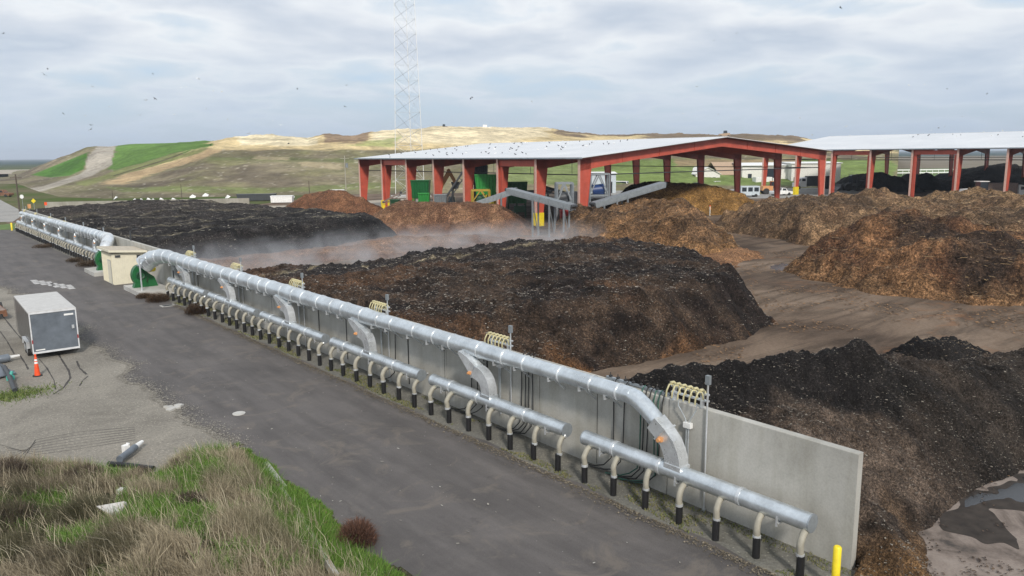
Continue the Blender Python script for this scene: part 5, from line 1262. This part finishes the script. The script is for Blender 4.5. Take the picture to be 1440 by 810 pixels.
a = at(236, 430); dg = thing('drain_grate', 'square drain grate in the road below the green fan', 'drain', (a.x, a.y, 0))
b = MB(); b.b2((a.x-.5, a.y-.4, .0), (a.x+.5, a.y+.4, .03)); b.build('frame', M['conc_l'], dg); b = MB(); b.b2((a.x-.35, a.y-.28, .031), (a.x+.35, a.y+.28, .04)); b.build('grate', M['dkgrey'], dg)
# worn painted marks on the road
b = MB(); ra = random.Random(4)
for base, n in (((48, 396.5), 3), ((76, 401), 3)):
    for k in range(n):
        for j in range(3):
            p0 = at(base[0]+k*10+j*2.2, base[1]+k*1.2+(j-1)*2.0); b.add([(p0.x-.25, p0.y-.5, .0125), (p0.x+.25, p0.y-.5, .0125), (p0.x+.22, p0.y+.3, .0125), (p0.x-.28, p0.y+.4, .0125)], [(0, 1, 2, 3)])
M['wornp'] = simple('worn_paint', (.46, .45, .44), .8, var=.3, scale=8); struct('road_marking', b, M['wornp'])
# dark drag marks in the gravel
b = MB()
def ribbon(px, w):
    ps = [at(*q) for q in px]; out = []
    for i in range(len(ps)-1):
        for j in range(6): t = j/6; out.append(ps[i].lerp(ps[i+1], t))
    out.append(ps[-1]); ra = random.Random(len(px))
    L_ = []; 
    for i, p in enumerate(out):
        t = (out[min(i+1, len(out)-1)]-out[max(i-1, 0)]).normalized(); n = Vector((-t.y, t.x, 0)); ww = w*ra.uniform(.4, 1)
        L_.append((p-n*ww/2, p+n*ww/2))
    for (a, c), (d, e) in zip(L_[:-1], L_[1:]): b.add([(a.x, a.y, .0165), (c.x, c.y, .0165), (e.x, e.y, .0165), (d.x, d.y, .0165)], [(0, 1, 2, 3)])
ribbon([(82, 498), (88, 508), (97, 522), (99, 532), (90, 545), (75, 555)], .13); ribbon([(108, 508), (112, 518), (122, 527)], .14); ribbon([(124, 529), (116, 536), (112, 543)], .1)
ribbon([(55, 505), (66, 518), (76, 535), (78, 548)], .08); ribbon([(0, 440), (12, 455), (24, 470), (34, 480)], .12); ribbon([(28, 500), (36, 512), (40, 520)], .12); ribbon([(0, 466), (10, 480), (20, 498)], .1)
for k in range(7): ribbon([(0+k*5, 634+k*4-8), (50, 640-k*3.5), (110, 632-k*4), (190, 619-k*3)], .05)
M['mark'] = simple('dark_track', (.055, .05, .045), .95, var=.3); struct('track_marks', b, M['mark'])

# ================================================================== SHRUBS AND GRASS
def blades(n, fx, name, label, cat=None, kind=None, mat='grass'):
    P_, hgt, wid, col, lean = fx(n); n = len(P_)
    a = (-YAW+rng.normal(0, .9, n)) if name != 'x' else 0; ld = rng.random(n)*2*pi
    if lean.ndim == 2: lx = lean
    else: lx = np.stack([np.cos(ld), np.sin(ld)], 1)*lean[:, None]
    s_ = np.stack([np.cos(a), np.sin(a), a*0], 1)*wid[:, None]/2
    mid = P_+np.concatenate([lx*.35*hgt[:, None], (hgt*.55)[:, None]], 1); top = P_+np.concatenate([lx*hgt[:, None], (hgt*(1-.35*np.hypot(lx[:, 0], lx[:, 1])))[:, None]], 1)
    V = np.stack([P_-s_, P_+s_, mid+s_*.8, mid-s_*.8, top+s_*.25, top-s_*.25], 1).reshape(-1, 3)
    b0 = np.arange(n)*6; F = np.concatenate([np.stack([b0, b0+1, b0+2, b0+3], 1), np.stack([b0+3, b0+2, b0+4, b0+5], 1)])
    me = bpy.data.meshes.new(name); me.vertices.add(len(V)); me.vertices.foreach_set('co', V.ravel()); me.loops.add(len(F)*4); me.loops.foreach_set('vertex_index', F.ravel().astype(np.int32))
    me.polygons.add(len(F)); me.polygons.foreach_set('loop_start', (np.arange(len(F))*4).astype(np.int32)); me.polygons.foreach_set('loop_total', np.full(len(F), 4, np.int32)); me.materials.append(M[mat])
    cc = np.repeat(col, 6, 0); at_ = me.color_attributes.new('Col', 'FLOAT_COLOR', 'POINT'); at_.data.foreach_set('color', np.concatenate([cc, np.ones((len(cc), 1))], 1).astype(np.float32).ravel()); me.update(); me.validate()
    ob = bpy.data.objects.new(name, me); C.objects.link(ob); return tag(ob, label, cat, None, kind)
GP = [P(-200, 640), P(-60, 652), P(30, 652), P(110, 650), P(150, 660), P(215, 668), P(245, 645), P(335, 627), P(360, 645), P(398, 675), P(430, 698), P(470, 728), P(510, 765), P(560, 798), P(640, 860), P(400, 1000), P(-200, 1000)]
def bankh(X, Y):
    d = sdist(X, Y, GP); curb = np.interp(Y, [17.6, 24.8], [8.4, 9.8])
    hcap = .75+fbm(X, Y, 4, 4)*.9
    h = np.clip((d-.6)*.35, 0, 1)*hcap*np.clip((curb-X)/1.2+.1, 0.08, 1)
    return np.clip(h, .0, 2)
X, Y = np.meshgrid(np.arange(-12, 11, .1), np.arange(8, 36, .1)); d = sdist(X, Y, GP)
d = d+fbm(X, Y, .9, 4)*.5; Z = bankh(X, Y)+.02+fbm(X, Y, .8, 3)*.05*np.clip(d, 0, 1); t = np.clip(.5+fbm(X, Y, 1.5, 4)*1.5, 0, 1)[..., None]
col = np.array((.06, .05, .03))*(1-t)+np.array((.07, .085, .03))*t
M['soil'] = mk_pile('bank_soil', 2.0, fd=.1)
tag(meshgrid_obj('grass_bank', X, Y, np.where(d > .0, Z, -.05), d > .0, M['soil'], col), kind='structure')
def greenness(px, py, X, Y):
    gq = np.zeros(len(px))
    for cx, cy, rx, ry, s_ in ((470, 735, 62, 60, 1.3), (540, 800, 50, 30, 1.2), (375, 665, 22, 22, 1.2), (255, 690, 42, 22, 1.0), (215, 770, 60, 30, 1.0), (110, 800, 50, 25, .9), (300, 675, 60, 14, .8), (150, 665, 22, 7, 1.1), (45, 665, 25, 8, .5), (60, 745, 35, 25, .35), (280, 640, 40, 8, .9), (270, 760, 30, 25, .7), (420, 700, 16, 16, 1)):
        gq = np.maximum(gq, s_*np.exp(-((px-cx)/rx)**2-((py-cy)/ry)**2))
    curb = np.interp(Y, [17.6, 24.8], [8.4, 9.8]); gq = np.where((X > curb+.1), np.maximum(gq, .95), gq)
    return gq+fbm(X*1.0, Y, 1.2, 4)*.9+.08
def region(n):
    X = rng.uniform(-8, 11, n*3); Y = rng.uniform(13, 34, n*3); d = sdist(X, Y, GP)+fbm(X, Y, 1.0, 3)*.5; px, py = project(X, Y, X*0)
    k = (d > 0.05) & (px > -60) & (px < 640) & (py < 900); X, Y, px, py, d = X[k][:n], Y[k][:n], px[k][:n], py[k][:n], d[k][:n]
    return X, Y, px, py, d
def fgreen(n):
    X, Y, px, py, d = region(n); gq = greenness(px, py, X, Y); k = gq > .30+rng.random(len(gq))*.45; X, Y, px, py, gq, d = [q[k] for q in (X, Y, px, py, gq, d)]
    n = len(X); u = rng.random(n)[:, None]; col = np.array((.055, .13, .018))*(1-u)+np.array((.15, .26, .04))*u
    dr = (rng.random(n) < .14)[:, None]; col = np.where(dr, np.array((.22, .19, .10)), col)
    return np.stack([X, Y, bankh(X, Y)], 1), (.14+rng.random(n)*.30)*np.clip(d/1.0+.3, .35, 1), .010+rng.random(n)*.014, col, .2+rng.random(n)*.6
blades(230000, fgreen, 'green_grass', None, kind='stuff')
def fdry(n):
    X, Y, px, py, d = region(n); gq = greenness(px, py, X, Y); clump = fbm(X+60, Y, .9, 3); k = (gq < .08+rng.random(len(gq))*.60) & (clump > -.25+rng.random(len(X))*.25) & (d > .3); X, Y, px, py, gq, clump, d = [q[k] for q in (X, Y, px, py, gq, clump, d)]
    n = len(X); u = rng.random(n)[:, None]; z = fbm(X+100, Y+50, 2.2, 4)
    straw = np.array((.20, .165, .11))*(1-u)+np.array((.44, .38, .27))*u; dark = np.array((.045, .036, .028))*(1-u)+np.array((.13, .10, .075))*u; olive = np.array((.06, .07, .03))*(1-u)+np.array((.14, .14, .07))*u
    dm = np.clip(.45-(px-110)/260+z*1.6, 0, 1)[:, None]; om = np.clip(z*2+.35+rng.normal(0, .3, n), 0, 1)[:, None]; br_ = .75+rng.random(n)[:, None]**2*.9; straw = straw*br_; dark = dark*br_
    col = straw*(1-dm)+dark*dm; col = col*(1-om*.6)+olive*om*.6
    wind = np.stack([np.full(n, -.30), np.full(n, -.02)], 1)+rng.normal(0, .26, (n, 2))+np.stack([fbm(X, Y, .8, 2), fbm(X+9, Y, .8, 2)], 1)*.55
    shd = (np.hypot((px-155)/38, (py-722)/20) > 1); X, Y, hh_, col, wind, clump, d = [q[shd] for q in (X, Y, X, col, wind, clump, d)]; n = len(X)
    return np.stack([X, Y, bankh(X, Y)-.03], 1), (.35+rng.random(n)*.5)*np.clip(.8+clump, .5, 1.3)*np.clip(d/1.2+.2, .3, 1), .006+rng.random(n)*.009, col, wind
blades(330000, fdry, 'tall_dry_grass', None, kind='stuff')
def fsh(n):
    X = 17.35+rng.random(n)*1.55; Y = rng.uniform(8, 66, n); c = fbm(X*2, Y*.8, 1.5, 4)+np.exp(-((X-17.6)/.3)**2)*.15; k = c > .16; X, Y = X[k], Y[k]; n = len(X); u = rng.random(n)[:, None]
    return np.stack([X, Y, X*0+.015], 1), .03+rng.random(n)*.07, .02+rng.random(n)*.02, np.array((.10, .13, .03))*(1-u)+np.array((.22, .19, .10))*u, .5+rng.random(n)*.5
blades(30000, fsh, 'roadside_weeds', None, kind='stuff')
def fleft(n):
    X = rng.normal(3.4, .8, n); Y = rng.normal(39.4, .5, n); u = rng.random(n)[:, None]; q = at(22, 556); X = q.x+rng.normal(-.3, .9, n); Y = q.y+rng.normal(0, .55, n)
    return np.stack([X, Y, X*0+.01], 1), .05+rng.random(n)*.10, .02+rng.random(n)*.02, np.array((.07, .13, .02))*(1-u)+np.array((.18, .20, .07))*u, .5+rng.random(n)*.5
blades(2500, fleft, 'grass_patch', None, kind='stuff')
# curb
b = MB(); a = Vector((9.5, 23.2, 0)); c = Vector((8.3, 17.0, 0)); b.beam(a+Vector((0, 0, .08)), c+Vector((0, 0, .12)), .13, .3); tag(b.build('concrete_curb', M['conc']), 'narrow pale concrete curb half buried in the grass', 'curb')
b = MB(); a = at(372, 655); c = at(398, 690); b.beam(a+Vector((0, 0, .06)), c+Vector((0, 0, .08)), .26, .16); tag(b.build('concrete_curb', M['conc']), 'short broken pale curb piece at the upper grass edge', 'curb')
def shrub(label, px, py, r, h, col0, col1, n=2600, name='dry_shrub', dome=True):
    p = at(px, py)
    def f(n):
        a = rng.random(n)*2*pi; e = np.arccos(rng.random(n)*.95); dirv = np.stack([np.sin(e)*np.cos(a)*r, np.sin(e)*np.sin(a)*r, np.cos(e)*h], 1); t = rng.random(n)**.6*.85
        base = np.array(p)+dirv*t[:, None]*np.array([1, 1, 1]); u = rng.random(n)[:, None]; lean = dirv[:, :2]/r*.9+rng.normal(0, .35, (n, 2))
        return base, .10+rng.random(n)*.16, .008+rng.random(n)*.010, np.array(col0)*(1-u)+np.array(col1)*u, lean
    return blades(n, f, name, label, 'shrub')
shrub('reddish brown tumbleweed at the road edge by the green grass', 503, 765, .62, .8, (.05, .025, .018), (.17, .09, .06), 4200)
shrub('dark brown shrub spilling off the near concrete pad', 222, 424, 1.0, .75, (.035, .022, .015), (.13, .085, .05), 4000)
shrub('low dry shrub on the ledge of the near concrete pad', 203, 419, .7, .4, (.035, .022, .015), (.13, .085, .05), 2000)
shrub('round dark brown shrub under the hoses right of the pad', 277, 441, .95, .85, (.03, .018, .012), (.10, .065, .04), 4000)
shrub('dry shrub against the far pipe stubs left of the shed', 124, 374, 1.4, .7, (.04, .028, .018), (.12, .085, .055), 3000)
shrub('smaller dry shrub left along the far pipe stubs', 106, 368, 1.1, .5, (.04, .028, .018), (.12, .085, .055), 2000)
shrub('low dry bush at the road edge far along the wall', 62, 348, 1.6, .5, (.05, .035, .02), (.13, .09, .06), 2500)

# ================================================================== PERSON
def person():
    p = at(998, 303.5); root = p
    vs = [(0, 0, .95), (0, 0, 1.15), (0, 0, 1.40), (0, 0, 1.52), (0, 0, 1.62), (0, 0, 1.74), (.2, 0, 1.42), (.26, .02, 1.15), (.27, -.06, .90), (-.2, 0, 1.42), (-.27, .03, 1.16), (-.26, -.05, .92), (.1, 0, .92), (.12, .02, .5), (.13, .06, .08), (.13, -.12, .05), (-.1, 0, .92), (-.13, -.04, .5), (-.14, .02, .08), (-.14, -.16, .05)]
    es = [(0, 1), (1, 2), (2, 3), (3, 4), (4, 5), (2, 6), (6, 7), (7, 8), (2, 9), (9, 10), (10, 11), (0, 12), (12, 13), (13, 14), (14, 15), (0, 16), (16, 17), (17, 18), (18, 19)]
    rs = [.15, .15, .17, .06, .10, .09, .08, .055, .045, .08, .055, .045, .10, .07, .05, .05, .10, .07, .05, .05]
    me = bpy.data.meshes.new('person'); me.from_pydata(vs, es, []); ob = bpy.data.objects.new('person', me); C.objects.link(ob); ob.location = p; ob.rotation_euler = (0, 0, .6)
    m = ob.modifiers.new('skin', 'SKIN'); 
    for i, r in enumerate(rs): me.skin_vertices[0].data[i].radius = (r, r)
    me.skin_vertices[0].data[0].use_root = True
    ob.modifiers.new('sub', 'SUBSURF').levels = 2; ob.modifiers['sub'].render_levels = 2; me.materials.append(M['pwall'])
    tag(ob, 'worker in pale clothes standing on the track before the golden mulch pile', 'person')
    b = MB(); b.tube([(0, 0, 1.66), (0, 0, 1.72), (0, 0, 1.80), (0, 0, 1.84)], [.135, .13, .10, .03], 12); b.build('hard_hat', M['orange2'], ob, True)
    b = MB(); b.tube([(0, 0, 1.08), (0, 0, 1.3), (0, 0, 1.46)], [.19, .20, .15], 12); b.build('vest', M['orange'], ob, True)
person()

# ================================================================== BIRDS
def gull(mat, label, group):
    root = bpy.data.objects.new('gull', None)
    b = MB(); b.tube([(0, -.28, 0), (0, -.16, .01), (0, .05, .02), (0, .22, .03), (0, .30, .03)], [.015, .07, .09, .06, .02], 8)
    for s_ in (-1, 1):
        b.add([(0, -.08, .04), (0, .12, .04), (s_*.32, .14, .18), (s_*.30, -.05, .18), (s_*.72, -.02, .10), (s_*.70, -.08, .10)], [(0, 1, 2, 3), (3, 2, 4, 5)])
        b.add([(0, -.08, .03), (0, .12, .03), (s_*.32, .14, .165), (s_*.30, -.05, .165), (s_*.72, -.02, .095), (s_*.70, -.08, .095)], [(3, 2, 1, 0), (5, 4, 2, 3)])
    b.add([(-.05, -.26, 0), (.05, -.26, 0), (.08, -.40, 0), (-.08, -.40, 0)], [(0, 1, 2, 3)])
    ob = b.build('gull', mat); return tag(ob, label, 'bird', group)
gw = gull(M['white'], 'white gull flying in front of the grey clouds', 'white gulls in flight'); gd = gull(M['carblk'], 'dark bird flying in front of the grey clouds', 'dark birds in flight')
wpos = [(255, 123), (262, 122), (277, 110), (280, 111), (154, 150), (312, 129), (395, 176), (120, 163), (960, 160), (1278, 120), (1207, 148), (1328, 178), (1382, 158), (1104, 102), (1125, 166), (1142, 190), (980, 122), (883, 166), (1010, 161), (840, 163), (880, 173), (812, 180), (748, 143), (1190, 178), (1310, 183), (1300, 119), (384, 170), (440, 170), (245, 161), (205, 141), (320, 168), (300, 128), (130, 122), (290, 153), (350, 188), (1195, 191), (1350, 185), (1410, 184)]
dpos = [(5, 47), (62, 105), (67, 97), (215, 104), (218, 139), (128, 176), (128, 182), (89, 160), (197, 162), (418, 125), (487, 120), (485, 150), (664, 137), (662, 139), (296, 204), (406, 202), (1036, 47), (1182, 11), (1332, 125), (1388, 132), (1353, 164), (1320, 180), (1004, 57)]
for i, (x, y) in enumerate(wpos):
    D = random.uniform(150, 330); p = atD(x, y, D); o = gw if i == 0 else gw.copy()
    if i: C.objects.link(o)
    o.location = p; o.rotation_euler = (random.uniform(-.4, .4), random.uniform(-.7, .7), random.uniform(0, 6)); o.scale = (.75,)*3
for i, (x, y) in enumerate(dpos):
    D = random.uniform(120, 260); p = atD(x, y, D); o = gd if i == 0 else gd.copy()
    if i: C.objects.link(o)
    o.location = p; o.rotation_euler = (random.uniform(-.4, .4), random.uniform(-.7, .7), random.uniform(0, 6)); o.scale = (.75,)*3
def perched(mat, label, group):
    b = MB(); b.tube([(0, -.30, .10), (0, -.12, .16), (0, .08, .20), (0, .17, .26), (0, .22, .33), (0, .27, .34), (0, .33, .32)], [.015, .08, .10, .07, .06, .035, .008], 8)
    for s_ in (-1, 1): b.tube([(s_*.03, 0, 0), (s_*.03, 0, .14)], .012, 5)
    return tag(b.build('perched_gull', mat), label, 'bird', group)
pw = perched(M['white'], 'white gull standing on a white shed roof', 'white gulls on the roofs'); pd = perched(M['dkgrey'], 'grey bird standing on the white shed roof', 'grey birds on the roofs')
def roofpt(Pf, i, w, W, ze, zr): return Pf(i, w, ze+(zr-ze)*(w/(W/2))+.07)
first = {}
for i in range(110):
    src = pw if i % 3 == 0 else pd
    if i < 80: ii = random.uniform(1.5, 7); w = (random.random()**.6)*31; p = roofpt(P1, ii, w, 65, 10.4, 13.45)
    else: ii = random.uniform(2, 11); w = random.uniform(20, 34); p = roofpt(P2, ii, w, 68, 11.35, 15.2)
    o = src if src.name not in first else src.copy()
    if src.name in first: C.objects.link(o)
    first[src.name] = 1; o.location = p; o.rotation_euler = (0, 0, random.uniform(0, 6)); o.scale = (.8,)*3

# ================================================================== STEAM
def steam():
    m, nt, _b = nmat('steam'); nt.nodes.remove(_b); out = [n for n in nt.nodes if n.type == 'OUTPUT_MATERIAL'][0]
    pv = N(nt, 'ShaderNodeVolumePrincipled'); pv.inputs['Color'].default_value = (.95, .96, 1, 1)
    v = coord(nt, (1, 1, 1), 'Object'); f = noise(nt, v, .24, 5, .62, .7); r = ramp(nt, f, [(.44, g(0)), (.64, g(1))])
    sx = nt.nodes.new('ShaderNodeSeparateXYZ'); nt.links.new(v, sx.inputs[0])
    fz = N(nt, 'ShaderNodeMapRange'); nt.links.new(sx.outputs[2], fz.inputs['Value']); fz.inputs['From Min'].default_value = 0.3; fz.inputs['From Max'].default_value = 3.2; fz.inputs['To Min'].default_value = 1; fz.inputs['To Max'].default_value = 0
    k = N(nt, 'ShaderNodeMath', operation='MULTIPLY'); nt.links.new(r.outputs[0], k.inputs[0]); nt.links.new(fz.outputs[0], k.inputs[1])
    k2 = N(nt, 'ShaderNodeMath', operation='MULTIPLY'); nt.links.new(k.outputs[0], k2.inputs[0]); k2.inputs[1].default_value = .125
    nt.links.new(k2.outputs[0], pv.inputs['Density']); nt.links.new(pv.outputs[0], out.inputs['Volume'])
    b = MB(); b.loft([[(20, 57, .2), (62, 56, .2), (76, 68, .2), (66, 82, .2), (52, 90, .2), (20, 84, .2)], [(20, 58, 3.4), (60, 58, 3.4), (74, 68, 3.4), (62, 76, 3.4), (50, 80, 3.4), (20, 76, 3.4)]])
    o = b.build('steam', m); tag(o, kind='stuff')
    return m
STEAM = steam()

# ================================================================== WORLD
w = bpy.data.worlds.new('World'); S.world = w; w.use_nodes = True; nt = w.node_tree; bg = nt.nodes['Background']
sky = nt.nodes.new('ShaderNodeTexSky'); sky.sky_type = 'NISHITA'; sky.sun_disc = False; sky.sun_elevation = EL; sky.sun_rotation = atan2(SUN.x, SUN.y); sky.altitude = 30; sky.air_density = 1.2; sky.dust_density = 1.5
tc = nt.nodes.new('ShaderNodeTexCoord'); sx = nt.nodes.new('ShaderNodeSeparateXYZ'); nt.links.new(tc.outputs['Generated'], sx.inputs[0])
zz = N(nt, 'ShaderNodeMath', operation='ADD'); nt.links.new(sx.outputs[2], zz.inputs[0]); zz.inputs[1].default_value = .14
zm = N(nt, 'ShaderNodeMath', operation='MAXIMUM'); nt.links.new(zz.outputs[0], zm.inputs[0]); zm.inputs[1].default_value = .05
dx = N(nt, 'ShaderNodeMath', operation='DIVIDE'); nt.links.new(sx.outputs[0], dx.inputs[0]); nt.links.new(zm.outputs[0], dx.inputs[1])
dy = N(nt, 'ShaderNodeMath', operation='DIVIDE'); nt.links.new(sx.outputs[1], dy.inputs[0]); nt.links.new(zm.outputs[0], dy.inputs[1])
cx = nt.nodes.new('ShaderNodeCombineXYZ'); nt.links.new(dx.outputs[0], cx.inputs[0]); nt.links.new(dy.outputs[0], cx.inputs[1])
f = noise(nt, cx.outputs[0], 1.5, 9, .52, .2)
f2_ = noise(nt, cx.outputs[0], .35, 3, .5, .2)
add = N(nt, 'ShaderNodeMath', operation='ADD'); nt.links.new(f, add.inputs[0]); nt.links.new(f2_, add.inputs[1])
CL = ramp(nt, add.outputs[0], [(.0, g(0)), (1, g(1))])
hf = N(nt, 'ShaderNodeMath', operation='MULTIPLY'); nt.links.new(add.outputs[0], hf.inputs[0]); hf.inputs[1].default_value = .5; nt.links.new(hf.outputs[0], CL.inputs['Fac'])
SK = 8.7
cc = ramp(nt, hf.outputs[0], [(.38, (.46*SK, .58*SK, .74*SK)), (.44, (.60*SK, .66*SK, .73*SK)), (.48, (.745*SK, .77*SK, .80*SK)), (.53, (.62*SK, .66*SK, .72*SK)), (.60, (.48*SK, .54*SK, .63*SK)), (.66, (.60*SK, .65*SK, .71*SK))])
# lower sky stays greyer blue, as in the distance the cloud bases overlap
mr = N(nt, 'ShaderNodeMapRange'); nt.links.new(sx.outputs[2], mr.inputs['Value']); mr.inputs['From Min'].default_value = 0; mr.inputs['From Max'].default_value = .14
lowc = mixc(nt, (.40*SK, .50*SK, .63*SK), cc.outputs[0], mr.outputs[0])
cov = ramp(nt, hf.outputs[0], [(.36, g(.80)), (.5, g(.97))])
fin = mixc(nt, sky.outputs[0], lowc, cov.outputs[0])
nt.links.new(fin, bg.inputs['Color']); bg.inputs['Strength'].default_value = .10

# ------------------------------------------------------------------ loose debris on the hard ground
def scatter(name, n, fn, ln, wd, c0, c1, label=None, kind='stuff'):
    X, Y = fn(n); n = len(X); u = rng.random(n)[:, None]**2; v, f, c = sticks(np.stack([X, Y, X*0+.02], 1), None, ln, wd, np.array(c0)*(1-u)+np.array(c1)*u, .15)
    me = bpy.data.meshes.new(name); me.from_pydata(v.tolist(), [], f.tolist()); me.materials.append(M['splinter'])
    a = me.color_attributes.new('Col', 'FLOAT_COLOR', 'POINT'); a.data.foreach_set('color', np.concatenate([c, np.ones((len(c), 1))], 1).astype(np.float32).ravel())
    o = bpy.data.objects.new(name, me); C.objects.link(o); return tag(o, kind=kind)
def f1_(n):
    X = rng.uniform(19.5, 34, n); Y = rng.uniform(3, 9, n); k = fbm(X, Y, 1.2, 4) > .06; return X[k], Y[k]
scatter('slab_debris', 7000, f1_, .06, .035, (.03, .02, .015), (.12, .08, .05))
def f2b(n):
    X = rng.uniform(20, 110, n); Y = rng.uniform(8, 90, n); k = fbm(X, Y, 5, 4) > .05; return X[k], Y[k]
scatter('yard_chips', 90000, f2b, .16, .06, (.07, .04, .02), (.36, .20, .09))
def f3_(n):
    X = rng.uniform(9, 17.3, n); Y = rng.uniform(10, 70, n); return X, Y
scatter('road_grit', 260, f3_, .06, .04, (.2, .19, .16), (.5, .48, .42))

def f4_(n):
    Y = rng.uniform(27, 80, n); e = 9.75+fbm(Y, Y*0+3.3, 5, 4)*1.6-np.maximum(0, Y-60)*.055; X = e+np.abs(rng.normal(0, .5, n))-.3; return X, Y
scatter('edge_gravel', 16000, f4_, .035, .035, (.20, .185, .155), (.36, .33, .28))
def f5_(n):
    Y = rng.uniform(8, 60, n); X = 17.25-np.abs(rng.normal(0, .22, n)); return X, Y
scatter('edge_gravel', 9000, f5_, .04, .035, (.10, .08, .05), (.26, .22, .16))
# more plant under the left bays of the near shed
frame_tower('yellow steel access platform in front of the bright green grinder', 664, 688, 268, 293, 127, 'dyellow', 'green_d')
conveyor('long grey conveyor running flat behind the bright green grinder', atD(690, 272, 142), atD(775, 268, 142), 1.6, (.1, .4, .7, .95), 'grey')
conveyor('dark inclined conveyor rising left behind the screening tower', atD(830, 282, 122), atD(760, 262, 124), 1.4, (.3, .6), 'dkgrey')
green_machine('small yellow green screen drum between the left columns', 588, 604, 272, 290, 133, 'green_l', 'yellow', gz=.35, dep=2.2)
green_machine('grey feed hopper under the steep dark conveyor', 610, 628, 274, 291, 131, 'grey', 'dkgrey', gz=.4, dep=2.5)
green_machine('pale boxy machine behind the conveyor legs', 806, 824, 270, 296, 118, 'cabgrey', 'dkgrey', gz=.3, dep=2.5)

# taller stalks and bushes on the bank
def fst(n):
    X, Y, px, py, d = region(n); k = (d > .8) & ((px > 290) | (rng.random(len(px)) < .45)); X, Y = X[k], Y[k]; n = len(X); u = rng.random(n)[:, None]
    return np.stack([X, Y, bankh(X, Y)], 1), .55+rng.random(n)*.55, .008+rng.random(n)*.006, np.array((.30, .25, .17))*(1-u)+np.array((.58, .52, .38))*u, np.stack([np.full(n, -.25), np.full(n, -.05)], 1)+rng.normal(0, .25, (n, 2))
blades(9000, fst, 'dry_stalks', None, kind='stuff')
def fov(n):
    X, Y, px, py, d = region(n); gq = greenness(px, py, X, Y); k = (gq > .25) & (d > .4); X, Y = X[k], Y[k]; n = len(X); u = rng.random(n)[:, None]
    return np.stack([X, Y, bankh(X, Y)], 1), .25+rng.random(n)*.4, .010+rng.random(n)*.012, np.array((.05, .12, .018))*(1-u)+np.array((.16, .27, .05))*u, rng.normal(0, .3, (n, 2))
blades(60000, fov, 'green_grass', None, kind='stuff')
for lab, x, y, r, h in (('dark leafless bush at the upper left corner of the weed bank', 8, 690, .9, .9), ('dark twiggy bush on the weed bank below the flat black pipe', 118, 690, .85, .8), ('small brown bush between the black pipe and the green grass', 196, 686, .55, .6), ('brown twiggy bush above the triangular sheet, towards the road', 258, 668, .6, .5), ('grey twiggy bush at the lower left edge of the weed bank', 24, 760, .8, .9), ('dark bush in the middle of the straw grass', 268, 745, .55, .7)):
    p_ = at(x, y); o_ = shrub(lab, x, y, r, h, (.035, .027, .02), (.13, .10, .075), 3000); o_.location.z = float(bankh(np.array([[p_.x]]), np.array([[p_.y]]))[0, 0])

# thin air over the plain
m, nt, _b = nmat('haze_air'); nt.nodes.remove(_b); out = [n for n in nt.nodes if n.type == 'OUTPUT_MATERIAL'][0]
pv = N(nt, 'ShaderNodeVolumePrincipled'); pv.inputs['Color'].default_value = (.80, .88, 1, 1); pv.inputs['Density'].default_value = .00015
nt.links.new(pv.outputs[0], out.inputs['Volume'])
b = MB(); b.b2((-14500, -14500, -1), (14500, 14500, 100)); tag(b.build('haze', m), kind='stuff')
